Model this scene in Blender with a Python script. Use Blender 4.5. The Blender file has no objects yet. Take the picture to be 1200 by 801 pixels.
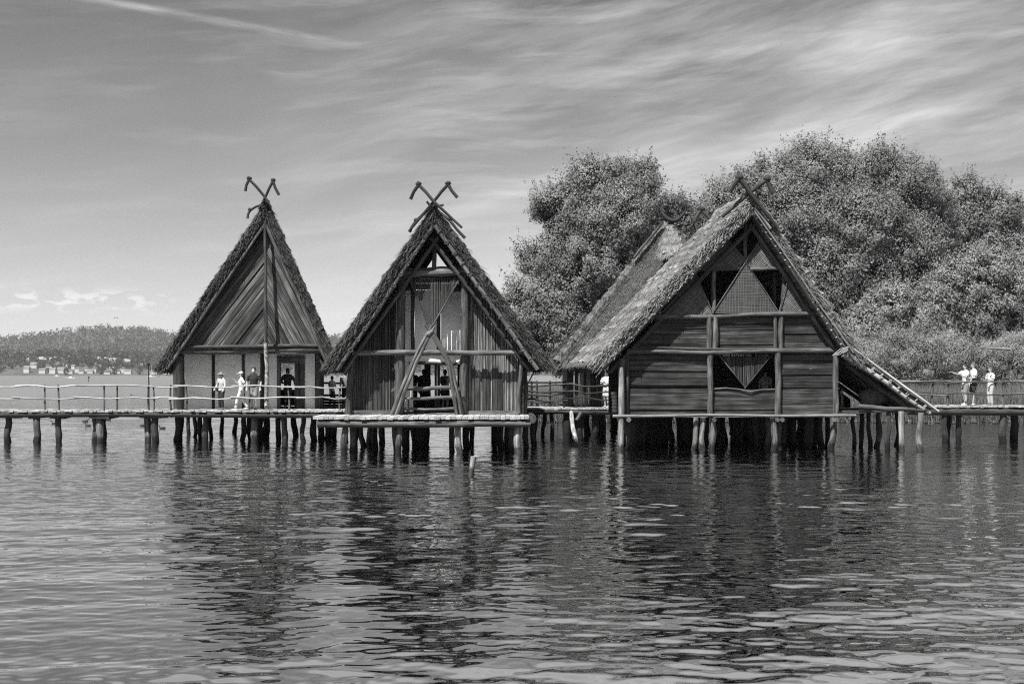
import bpy, math, random
import numpy as np
from mathutils import Vector, Matrix

R = random.Random(11)
N = np.random.default_rng(7)
scene = bpy.context.scene
COL = scene.collection
F, HOR, EYE = 1667.0, 438.5, 2.8          # lens in photo pixels, horizon row, eye height above the lake


def W(px, py, d):
    """point seen at photo pixel (px, py) at the depth d metres"""
    return np.array([(px - 600.0) * d / F, d, EYE - (py - HOR) * d / F])


def nrm(v):
    v = np.asarray(v, float)
    return v / (np.linalg.norm(v) + 1e-12)


# ------------------------------------------------------------------ mesh collector
class MB:
    def __init__(s):
        s.v, s.g, s.r = [], [], []
        s.f, s.m, s.sm = [], [], []
        s.n = 0

    def add(s, v, faces, g=None, rnd=0.5, mat=0, smooth=False):
        v = np.asarray(v, float).reshape(-1, 3)
        k = len(v)
        s.v.append(v)
        s.g.append(v.copy() if g is None else np.asarray(g, float).reshape(-1, 3))
        s.r.append(np.broadcast_to(np.asarray(rnd, float), (k,)))
        if isinstance(faces, np.ndarray):
            groups = [faces]
        else:
            by = {}
            for q in faces:
                by.setdefault(len(q), []).append(q)
            groups = [np.array(x) for x in by.values()]
        for q in groups:
            s.f.append(q + s.n)
            s.m.append(np.full(len(q), mat))
            s.sm.append(np.full(len(q), smooth))
        s.n += k
        return s

    def build(s, name, mats, parent=None, label=None, cat=None, group=None, kind=None):
        mats = mats if isinstance(mats, (list, tuple)) else [mats]
        me = bpy.data.meshes.new(name)
        v = np.concatenate(s.v)
        off = np.zeros(3)
        if parent is not None:
            p = parent
            while p is not None:
                off += np.array(p.location)
                p = p.parent
        me.vertices.add(len(v))
        me.vertices.foreach_set('co', (v - off).astype(np.float32).ravel())
        li = np.concatenate([q.ravel() for q in s.f]).astype(np.int32)
        tot = np.concatenate([np.full(len(q), q.shape[1]) for q in s.f]).astype(np.int32)
        st = np.concatenate([[0], np.cumsum(tot)[:-1]]).astype(np.int32)
        me.loops.add(len(li))
        me.loops.foreach_set('vertex_index', li)
        me.polygons.add(len(tot))
        me.polygons.foreach_set('loop_start', st)
        me.polygons.foreach_set('loop_total', tot)
        me.polygons.foreach_set('material_index', np.concatenate(s.m).astype(np.int32))
        me.polygons.foreach_set('use_smooth', np.concatenate(s.sm).astype(bool))
        a = me.attributes.new('gc', 'FLOAT_VECTOR', 'POINT')
        a.data.foreach_set('vector', np.concatenate(s.g).astype(np.float32).ravel())
        a = me.attributes.new('rnd', 'FLOAT', 'POINT')
        a.data.foreach_set('value', np.concatenate(s.r).astype(np.float32))
        me.update(calc_edges=True)
        me.validate()
        for m in mats:
            me.materials.append(m)
        o = bpy.data.objects.new(name, me)
        COL.objects.link(o)
        if parent is not None:
            o.parent = parent
        tag(o, label, cat, group, kind)
        return o


def tag(o, label=None, cat=None, group=None, kind=None):
    if label: o['label'] = label
    if cat: o['category'] = cat
    if group: o['group'] = group
    if kind: o['kind'] = kind
    return o


def thing(name, loc, label, cat, group=None):
    o = bpy.data.objects.new(name, None)
    o.empty_display_size = 0.3
    o.location = [float(x) for x in loc]
    COL.objects.link(o)
    return tag(o, label, cat, group)


# ------------------------------------------------------------------ primitives
def tube(mb, pts, rad, n=8, mat=0, smooth=True, rnd=None, side=None, ry=None, cap=True):
    """tube along pts; rad per point; side + ry give an elliptic section"""
    pts = np.asarray(pts, float)
    k = len(pts)
    rad = np.broadcast_to(np.asarray(rad, float), (k,))
    ryv = rad if ry is None else np.broadcast_to(np.asarray(ry, float), (k,))
    tan = np.gradient(pts, axis=0)
    rnd = R.random() if rnd is None else rnd
    o = np.array([R.uniform(-40, 40) for _ in range(3)])
    ang = np.linspace(0, 2 * np.pi, n, endpoint=False)
    V, G = [], []
    ref = None if side is None else nrm(side)
    L = 0.0
    for i in range(k):
        t = nrm(tan[i])
        if ref is None:
            ref = np.array([1.0, 0, 0]) if abs(t[0]) < 0.8 else np.array([0, 1.0, 0])
        a = nrm(ref - t * np.dot(ref, t))
        b = np.cross(t, a)
        if side is None: ref = a
        if i: L += np.linalg.norm(pts[i] - pts[i - 1])
        ca, sa = np.cos(ang)[:, None], np.sin(ang)[:, None]
        V.append(pts[i] + a * ca * rad[i] + b * sa * ryv[i])
        G.append(np.hstack([ca * rad[i], sa * ryv[i], np.full((n, 1), L)]) + o)
    V = np.concatenate(V); G = np.concatenate(G)
    fs = []
    for i in range(k - 1):
        for j in range(n):
            j2 = (j + 1) % n
            fs.append((i * n + j, i * n + j2, (i + 1) * n + j2, (i + 1) * n + j))
    mb.add(V, np.array(fs), G, rnd, mat, smooth)
    if cap:
        for i, rev in ((0, True), (k - 1, False)):
            c = V[i * n:(i + 1) * n]
            idx = list(range(n))
            mb.add(c, [tuple(idx[::-1] if rev else idx)], G[i * n:(i + 1) * n], rnd, mat, False)
    return mb


def log(mb, p0, p1, r0, r1=None, wob=0.02, seg=None, n=8, rnd=None, mat=0, knot=0.08):
    """a natural round log, a little crooked and uneven"""
    p0, p1 = np.asarray(p0, float), np.asarray(p1, float)
    r1 = r0 if r1 is None else r1
    L = np.linalg.norm(p1 - p0)
    seg = seg or max(2, min(14, int(L / 0.45)))
    t = np.linspace(0, 1, seg + 1)
    d = nrm(p1 - p0)
    a = nrm(np.cross(d, [0.3, 0.9, 0.31])); b = np.cross(d, a)
    ph = [R.uniform(0, 6.3) for _ in range(4)]
    env = np.sin(np.pi * t)[:, None]
    q = p0 + (p1 - p0) * t[:, None]
    q = q + (a * (np.sin(t * 5 + ph[0]) + .5 * np.sin(t * 11 + ph[1]))[:, None] + b * (np.sin(t * 4 + ph[2]) + .5 * np.sin(t * 13 + ph[3]))[:, None]) * env * wob
    rr = (r0 + (r1 - r0) * t) * (1 + np.array([R.uniform(-knot, knot) for _ in t]))
    return tube(mb, q, rr, n, mat, True, rnd)


def box(mb, c, ax, h, rnd=None, mat=0, jit=0.0, grain=0):
    """oriented box: centre c, axes ax (3 rows), half sizes h; grain = axis index of the grain"""
    c = np.asarray(c, float); ax = np.asarray(ax, float); h = np.asarray(h, float)
    s = np.array([(-1, -1, -1), (1, -1, -1), (1, 1, -1), (-1, 1, -1), (-1, -1, 1), (1, -1, 1), (1, 1, 1), (-1, 1, 1)], float)
    loc = s * h
    if jit: loc = loc + np.array([[R.uniform(-jit, jit) for _ in range(3)] for _ in range(8)])
    v = c + loc @ ax
    order = [i for i in range(3) if i != grain] + [grain]
    g = loc[:, order] + np.array([R.uniform(-40, 40) for _ in range(3)])
    fs = [(0, 3, 2, 1), (4, 5, 6, 7), (0, 1, 5, 4), (1, 2, 6, 5), (2, 3, 7, 6), (3, 0, 4, 7)]
    return mb.add(v, np.array(fs), g, R.random() if rnd is None else rnd, mat, False)


I3 = np.eye(3)


def abox(mb, lo, hi, **k):
    lo, hi = np.asarray(lo, float), np.asarray(hi, float)
    return box(mb, (lo + hi) / 2, I3, np.abs(hi - lo) / 2, **k)


def clip(poly, a, b, c):
    """part of polygon where a*x+b*z+c >= 0"""
    out = []
    k = len(poly)
    for i in range(k):
        p, q = poly[i], poly[(i + 1) % k]
        dp, dq = a * p[0] + b * p[1] + c, a * q[0] + b * q[1] + c
        if dp >= 0: out.append(p)
        if dp * dq < 0:
            t = dp / (dp - dq)
            out.append((p[0] + t * (q[0] - p[0]), p[1] + t * (q[1] - p[1])))
    return out


def slab(mb, poly, y, th, gdir=(1, 0), rnd=None, mat=0):
    """upright convex polygon in the XZ plane, front face at y, thickness th backwards"""
    if len(poly) < 3: return
    ar = sum(poly[i][0] * poly[(i + 1) % len(poly)][1] - poly[(i + 1) % len(poly)][0] * poly[i][1] for i in range(len(poly)))
    if abs(ar) < 1e-4: return
    if ar < 0: poly = poly[::-1]
    k = len(poly)
    v = [(p[0], y, p[1]) for p in poly] + [(p[0], y + th, p[1]) for p in poly]
    fs = [tuple(range(k)), tuple(range(2 * k - 1, k - 1, -1))]
    fs += [(i, k + i, k + (i + 1) % k, (i + 1) % k) for i in range(k)]
    gd = nrm(gdir); gp = np.array([-gd[1], gd[0]])
    o = np.array([R.uniform(-40, 40) for _ in range(3)])
    g = np.array([(q[0] * gp[0] + q[2] * gp[1], q[1], q[0] * gd[0] + q[2] * gd[1]) for q in v]) + o
    mb.add(np.array(v), fs, g, R.random() if rnd is None else rnd, mat, False)


def pp(points, d):
    """photo outline -> real outline (x, z) on the upright plane at depth d"""
    out = []
    for p in points:
        w = W(p[0], p[1], d)
        out.append((float(w[0]), float(w[2])))
    return out


def half_planes(poly):
    ar = sum(poly[i][0] * poly[(i + 1) % len(poly)][1] - poly[(i + 1) % len(poly)][0] * poly[i][1] for i in range(len(poly)))
    if ar < 0: poly = poly[::-1]
    hp = []
    for i in range(len(poly)):
        p, q = poly[i], poly[(i + 1) % len(poly)]
        a, b = -(q[1] - p[1]), (q[0] - p[0])
        hp.append((a, b, -(a * p[0] + b * p[1])))
    return hp


def planks(mb, region, y, gdir, width, gap=0.012, th=0.045, jit=0.012):
    """boards with grain along gdir filling a convex region"""
    gd = nrm(gdir); gp = np.array([-gd[1], gd[0]])
    P = np.array(region)
    s = P @ gp; t = P @ gd
    x = s.min() - R.uniform(0, width)
    hp = half_planes(region)
    while x < s.max():
        w = width * R.uniform(0.7, 1.3)
        tl = R.uniform(-.012, .012)
        a0, a1 = x + gap / 2, x + w - gap / 2
        q = []
        for (ss, tt) in ((a0, t.min() - .3), (a1, t.min() - .3), (a1 + tl, t.max() + .3), (a0 + tl, t.max() + .3)):
            v = gp * ss + gd * tt
            q.append((v[0], v[1]))
        for h in hp:
            q = clip(q, *h)
            if len(q) < 3: break
        if len(q) >= 3:
            slab(mb, q, y + R.uniform(-jit, jit), th, gd)
        x += w


def reeds(mb, region, y, step=0.045, r=0.022, both=0.03):
    """upright reeds/rods filling a convex region, ends uneven"""
    P = np.array(region)
    hp = half_planes(region)
    x = P[:, 0].min() + step / 2
    while x < P[:, 0].max():
        lo, hi = -1e3, 1e3
        for a, b, c in hp:
            if abs(b) < 1e-9: continue
            z = -(a * x + c) / b
            if b > 0: lo = max(lo, z)
            else: hi = min(hi, z)
        lo = max(lo, P[:, 1].min()); hi = min(hi, P[:, 1].max())
        if hi - lo > 0.1:
            yy = y + R.uniform(-both, both)
            h = hi - R.choice([0, 0, 0, R.uniform(0, .15)])
            xm = x + R.uniform(-.012, .012)
            tube(mb, [(x, yy, lo), (xm, yy - .01, (lo + h) / 2), (x + R.uniform(-.02, .02), yy, h)],
                 np.array([1, .95, .8]) * r * R.uniform(.75, 1.2), 5)
        x += step * R.uniform(.75, 1.2)


def blob(mb, c, r, nu=12, nv=8, mat=0, rnd=.5, ax=None, noise=0.0):
    c = np.asarray(c, float); r = np.broadcast_to(np.asarray(r, float), (3,))
    V = [(0, 0, -1)]
    for i in range(1, nv):
        th = math.pi * i / nv
        for j in range(nu):
            ph = 2 * math.pi * j / nu
            V.append((math.sin(th) * math.cos(ph), math.sin(th) * math.sin(ph), -math.cos(th)))
    V.append((0, 0, 1))
    V = np.array(V)
    if noise: V = V * (1 + N.normal(0, noise, (len(V), 1)))
    V = V * r
    if ax is not None: V = V @ np.asarray(ax)
    fs = []
    for j in range(nu):
        fs.append((0, 1 + (j + 1) % nu, 1 + j))
    for i in range(nv - 2):
        for j in range(nu):
            a = 1 + i * nu; b = a + nu
            fs.append((a + j, a + (j + 1) % nu, b + (j + 1) % nu, b + j))
    e = len(V) - 1; a = 1 + (nv - 2) * nu
    for j in range(nu):
        fs.append((e, a + j, a + (j + 1) % nu))
    return mb.add(V + c, fs, V.copy(), rnd, mat, True)


# ------------------------------------------------------------------ materials (the photograph is black and white: neutral greys)
def newmat(name):
    m = bpy.data.materials.new(name)
    m.use_nodes = True
    nt = m.node_tree
    b = nt.nodes['Principled BSDF']
    return m, nt, b


def nd(nt, t, **k):
    n = nt.nodes.new(t)
    for a, v in k.items():
        if a in n.inputs.keys() if hasattr(n.inputs, 'keys') else False:
            n.inputs[a].default_value = v
        else:
            setattr(n, a, v)
    return n


def grey(x):
    return (x, x, x, 1.0)


def ramp(nt, stops):
    n = nt.nodes.new('ShaderNodeValToRGB')
    e = n.color_ramp.elements
    e[0].position, e[0].color = stops[0][0], grey(stops[0][1])
    e[1].position, e[1].color = stops[-1][0], grey(stops[-1][1])
    for p, c in stops[1:-1]:
        q = e.new(p); q.color = grey(c)
    return n


def streaky(name, lo, hi, sx=30, sz=2.0, bump=0.4, var=0.5, rough=0.85, wet=False, stain=0.35, spec=0.3, dist=0.02):
    """grain along the third axis of the 'gc' coordinate: wood, reed, straw"""
    m, nt, b = newmat(name)
    L = nt.links.new
    at = nd(nt, 'ShaderNodeAttribute'); at.attribute_name = 'gc'
    rn = nd(nt, 'ShaderNodeAttribute'); rn.attribute_name = 'rnd'
    mp = nd(nt, 'ShaderNodeMapping'); mp.inputs['Scale'].default_value = (sx, sx, sz)
    L(at.outputs['Vector'], mp.inputs['Vector'])
    n1 = nd(nt, 'ShaderNodeTexNoise'); n1.inputs['Scale'].default_value = 1; n1.inputs['Detail'].default_value = 5; n1.inputs['Roughness'].default_value = .65
    L(mp.outputs[0], n1.inputs['Vector'])
    r1 = ramp(nt, [(.36, lo), (.5, (lo * 1.4 + hi) / 2.4), (.66, hi)])
    L(n1.outputs['Fac'], r1.inputs[0])
    n2 = nd(nt, 'ShaderNodeTexNoise'); n2.inputs['Scale'].default_value = 1.7; n2.inputs['Detail'].default_value = 4
    L(at.outputs['Vector'], n2.inputs['Vector'])
    r2 = ramp(nt, [(.3, 1 - stain), (.65, 1.0)])
    L(n2.outputs['Fac'], r2.inputs[0])
    mu = nd(nt, 'ShaderNodeMix', data_type='RGBA', blend_type='MULTIPLY'); mu.inputs[0].default_value = 1
    L(r1.outputs[0], mu.inputs[6]); L(r2.outputs[0], mu.inputs[7])
    mr = nd(nt, 'ShaderNodeMapRange'); mr.inputs[3].default_value = 1 - var; mr.inputs[4].default_value = 1 + var
    L(rn.outputs['Fac'], mr.inputs[0])
    m2 = nd(nt, 'ShaderNodeMix', data_type='RGBA', blend_type='MULTIPLY'); m2.inputs[0].default_value = 1
    L(mu.outputs[2], m2.inputs[6]); L(mr.outputs[0], m2.inputs[7])
    out = m2.outputs[2]
    if wet:
        ge = nd(nt, 'ShaderNodeNewGeometry'); sp = nd(nt, 'ShaderNodeSeparateXYZ')
        L(ge.outputs['Position'], sp.inputs[0])
        n3 = nd(nt, 'ShaderNodeTexNoise'); n3.inputs['Scale'].default_value = 6
        L(ge.outputs['Position'], n3.inputs['Vector'])
        ad = nd(nt, 'ShaderNodeMath', operation='MULTIPLY_ADD'); ad.inputs[1].default_value = -.35
        L(n3.outputs['Fac'], ad.inputs[0]); L(sp.outputs['Z'], ad.inputs[2])
        rr = ramp(nt, [(0.0, .16), (.16, 1.0)])
        L(ad.outputs[0], rr.inputs[0])
        m3 = nd(nt, 'ShaderNodeMix', data_type='RGBA', blend_type='MULTIPLY'); m3.inputs[0].default_value = 1
        L(out, m3.inputs[6]); L(rr.outputs[0], m3.inputs[7])
        out = m3.outputs[2]
    L(out, b.inputs['Base Color'])
    b.inputs['Roughness'].default_value = rough
    b.inputs['Specular IOR Level'].default_value = spec
    bp = nd(nt, 'ShaderNodeBump'); bp.inputs['Strength'].default_value = bump; bp.inputs['Distance'].default_value = dist
    L(n1.outputs['Fac'], bp.inputs['Height']); L(bp.outputs[0], b.inputs['Normal'])
    return m


def plain(name, c, var=0.15, scale=6.0, rough=0.8, bump=0.1, spec=0.3):
    m, nt, b = newmat(name)
    L = nt.links.new
    tc = nd(nt, 'ShaderNodeTexCoord')
    n1 = nd(nt, 'ShaderNodeTexNoise'); n1.inputs['Scale'].default_value = scale; n1.inputs['Detail'].default_value = 6
    L(tc.outputs['Object'], n1.inputs['Vector'])
    r1 = ramp(nt, [(.3, c * (1 - var)), (.7, min(1, c * (1 + var)))])
    L(n1.outputs['Fac'], r1.inputs[0]); L(r1.outputs[0], b.inputs['Base Color'])
    b.inputs['Roughness'].default_value = rough
    b.inputs['Specular IOR Level'].default_value = spec
    if bump:
        bp = nd(nt, 'ShaderNodeBump'); bp.inputs['Strength'].default_value = bump; bp.inputs['Distance'].default_value = .02
        L(n1.outputs['Fac'], bp.inputs['Height']); L(bp.outputs[0], b.inputs['Normal'])
    return m


def leafmat(name, c, trans=0.35, var=0.45):
    m, nt, b = newmat(name)
    L = nt.links.new
    rn = nd(nt, 'ShaderNodeAttribute'); rn.attribute_name = 'rnd'
    r1 = ramp(nt, [(0, c * (1 - var)), (1, c * (1 + var))])
    L(rn.outputs['Fac'], r1.inputs[0]); L(r1.outputs[0], b.inputs['Base Color'])
    b.inputs['Roughness'].default_value = .55
    b.inputs['Specular IOR Level'].default_value = .35
    tr = nd(nt, 'ShaderNodeBsdfTranslucent')
    L(r1.outputs[0], tr.inputs['Color'])
    mx = nd(nt, 'ShaderNodeMixShader'); mx.inputs[0].default_value = trans
    L(b.outputs[0], mx.inputs[1]); L(tr.outputs[0], mx.inputs[2])
    L(mx.outputs[0], nt.nodes['Material Output'].inputs['Surface'])
    return m


def woven(name, lo, hi, freq=26, ang=45):
    """plaited mat: two crossing sets of strips"""
    m, nt, b = newmat(name)
    L = nt.links.new
    at = nd(nt, 'ShaderNodeAttribute'); at.attribute_name = 'gc'
    hs = []
    for k, a in enumerate((ang, ang + 90)):
        mp = nd(nt, 'ShaderNodeMapping'); mp.inputs['Rotation'].default_value = (0, math.radians(a), 0)
        L(at.outputs['Vector'], mp.inputs['Vector'])
        w = nd(nt, 'ShaderNodeTexWave'); w.bands_direction = 'X'; w.inputs['Scale'].default_value = freq / 6.28
        w.inputs['Distortion'].default_value = 2.5; w.inputs['Detail'].default_value = 2; w.inputs['Detail Scale'].default_value = .6
        L(mp.outputs[0], w.inputs['Vector'])
        mp2 = nd(nt, 'ShaderNodeMapping'); mp2.inputs['Scale'].default_value = (22, 22, 1.2)
        L(mp.outputs[0], mp2.inputs['Vector'])
        n1 = nd(nt, 'ShaderNodeTexNoise'); n1.inputs['Scale'].default_value = 1; n1.inputs['Detail'].default_value = 4
        L(mp2.outputs[0], n1.inputs['Vector'])
        mu = nd(nt, 'ShaderNodeMath', operation='MULTIPLY_ADD'); mu.inputs[1].default_value = .45
        L(w.outputs['Fac'], mu.inputs[0]); L(n1.outputs['Fac'], mu.inputs[2])
        hs.append(mu)
    mx = nd(nt, 'ShaderNodeMath', operation='MAXIMUM'); L(hs[0].outputs[0], mx.inputs[0]); L(hs[1].outputs[0], mx.inputs[1])
    r1 = ramp(nt, [(.55, lo), (.8, (lo * 1.6 + hi) / 2.6), (1.0, hi)])
    L(mx.outputs[0], r1.inputs[0]); L(r1.outputs[0], b.inputs['Base Color'])
    b.inputs['Roughness'].default_value = .9; b.inputs['Specular IOR Level'].default_value = .2
    bp = nd(nt, 'ShaderNodeBump'); bp.inputs['Strength'].default_value = .6; bp.inputs['Distance'].default_value = .03
    L(mx.outputs[0], bp.inputs['Height']); L(bp.outputs[0], b.inputs['Normal'])
    return m


def plastermat(name, c):
    m, nt, b = newmat(name)
    L = nt.links.new
    ge = nd(nt, 'ShaderNodeNewGeometry')
    n1 = nd(nt, 'ShaderNodeTexNoise'); n1.inputs['Scale'].default_value = 1.6; n1.inputs['Detail'].default_value = 8; n1.inputs['Roughness'].default_value = .6
    L(ge.outputs['Position'], n1.inputs['Vector'])
    r1 = ramp(nt, [(.25, c * .72), (.5, c), (.8, min(1, c * 1.08))])
    L(n1.outputs['Fac'], r1.inputs[0])
    v = nd(nt, 'ShaderNodeTexVoronoi'); v.feature = 'DISTANCE_TO_EDGE'; v.inputs['Scale'].default_value = .9
    n2 = nd(nt, 'ShaderNodeTexNoise'); n2.inputs['Scale'].default_value = 2.5; n2.inputs['Detail'].default_value = 5
    L(ge.outputs['Position'], n2.inputs['Vector'])
    mx0 = nd(nt, 'ShaderNodeMix', data_type='RGBA', blend_type='ADD'); mx0.inputs[0].default_value = .5
    L(ge.outputs['Position'], mx0.inputs[6]); L(n2.outputs['Color'], mx0.inputs[7])
    L(mx0.outputs[2], v.inputs['Vector'])
    r2 = ramp(nt, [(0.0, .62), (.008, 1.0)])
    L(v.outputs['Distance'], r2.inputs[0])
    mu = nd(nt, 'ShaderNodeMix', data_type='RGBA', blend_type='MULTIPLY'); mu.inputs[0].default_value = .6
    L(r1.outputs[0], mu.inputs[6]); L(r2.outputs[0], mu.inputs[7]); L(mu.outputs[2], b.inputs['Base Color'])
    b.inputs['Roughness'].default_value = .95; b.inputs['Specular IOR Level'].default_value = .1
    bp = nd(nt, 'ShaderNodeBump'); bp.inputs['Strength'].default_value = .5; bp.inputs['Distance'].default_value = .03
    L(n1.outputs['Fac'], bp.inputs['Height']); L(bp.outputs[0], b.inputs['Normal'])
    return m


M = {}
M['wood_dark'] = streaky('dark weathered wood', .015, .10, 16, 1.3, .6, .35, stain=.4)
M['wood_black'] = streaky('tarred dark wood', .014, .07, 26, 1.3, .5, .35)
M['wood_mid'] = streaky('weathered wood', .03, .19, 16, 1.5, .5, .35, stain=.35)
M['wood_wall'] = streaky('old wall boards', .004, .10, 11, .55, .9, .45, stain=.65)
M['wood_boarding'] = streaky('gable boards', .014, .17, 20, .8, .8, .6, stain=.5)
M['wood_light'] = streaky('silvered wood', .24, .60, 30, 1.6, .4, .22, stain=.3)
M['wood_pale'] = streaky('grey bleached wood', .13, .34, 30, 1.6, .4, .22, stain=.35)
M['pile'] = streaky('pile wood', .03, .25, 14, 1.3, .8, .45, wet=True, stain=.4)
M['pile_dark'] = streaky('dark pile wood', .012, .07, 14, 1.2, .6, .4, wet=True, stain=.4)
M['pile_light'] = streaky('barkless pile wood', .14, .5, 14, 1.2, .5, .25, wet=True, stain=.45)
M['bark_lit'] = streaky('sunlit mottled bark', .08, .5, 10, 7, .4, .1, stain=.3)  # mottled bark with the sunlight put into its tone
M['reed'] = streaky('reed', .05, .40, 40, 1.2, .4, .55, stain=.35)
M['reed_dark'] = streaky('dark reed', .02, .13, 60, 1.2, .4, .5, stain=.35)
M['thatch'] = streaky('thatch', .13, .52, 45, 5.0, 1.0, .28, stain=.45, rough=.95, spec=.1, dist=.05)
M['thatch_shaded'] = streaky('shaded thatch', .035, .19, 45, 5.0, 1.0, .35, stain=.55, rough=.95, spec=.1, dist=.05)  # thatch darkened in its colour for the shaded left and middle roofs
M['thatch_grey'] = streaky('grey thatch', .06, .24, 45, 5.0, 1.0, .28, stain=.4, rough=.95, spec=.1, dist=.05)
M['straw_cap'] = streaky('pale straw', .12, .36, 45, 4.0, .8, .25, stain=.3, rough=.95, spec=.1)
M['mat'] = woven('plaited mat', .015, .20, 30, 45)
M['mat_straight'] = woven('straight plaited mat', .015, .12, 34, 0)
M['rope'] = streaky('pale rope', .22, .5, 40, 40, .3, .1, stain=.2)
M['plaster'] = plastermat('clay plaster', .90)
M['floor'] = streaky('floor boards', .12, .34, 20, 1.2, .3, .3)
M['black'] = plain('painted hole shade', .012, .3, 3)
M['leaf'] = leafmat('willow leaf', .175, .22, .35)
M['leaf_dark'] = leafmat('darker leaf', .10, .22, .3)
M['leaf_light'] = leafmat('silver leaf', .225, .22, .35)
M['bark'] = streaky('bark', .05, .18, 10, 3, .8, .2)
M['reedbed'] = leafmat('shore reed', .24, .35, .35)
M['forest'] = leafmat('far forest', .045, .2, .8)
M['conifer'] = leafmat('far conifers', .07, .2, .4)
M['soil'] = plain('bank soil', .11, .4, .8, .95, .4)
M['hillside'] = plain('hillside', .07, .35, .012, .95, 0)
M['field'] = plain('far meadow', .26, .1, .02, .95, 0)
M['skin'] = plain('skin', .38, .06, 20, .6, 0)
M['hair_dark'] = plain('dark hair', .02, .3, 60, .5, .2)
M['hair_mid'] = plain('brown hair', .09, .3, 60, .5, .2)
M['white_cloth'] = plain('white cloth', .62, .04, 12, .9, .2)
M['pale_cloth'] = plain('pale cloth', .42, .08, 12, .9, .2)
M['mid_cloth'] = plain('grey cloth', .20, .12, 12, .9, .2)
M['dark_cloth'] = plain('dark cloth', .025, .15, 12, .9, .2)
M['shoe'] = plain('shoe', .12, .2, 12, .6, .1)
M['white_paint'] = plain('white paint', .8, .05, 3, .4, 0)
M['house_wall'] = plain('house wall', .45, .1, .05, .9, 0)
M['house_roof'] = plain('house roof', .16, .2, .1, .9, 0)
M['duck'] = plain('duck plumage', .04, .4, 8, .7, .1)
M['stone'] = plain('pale stone', .5, .2, 8, .9, .3)
M['clay'] = plain('fired clay', .16, .35, 5, .85, .3)

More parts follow.
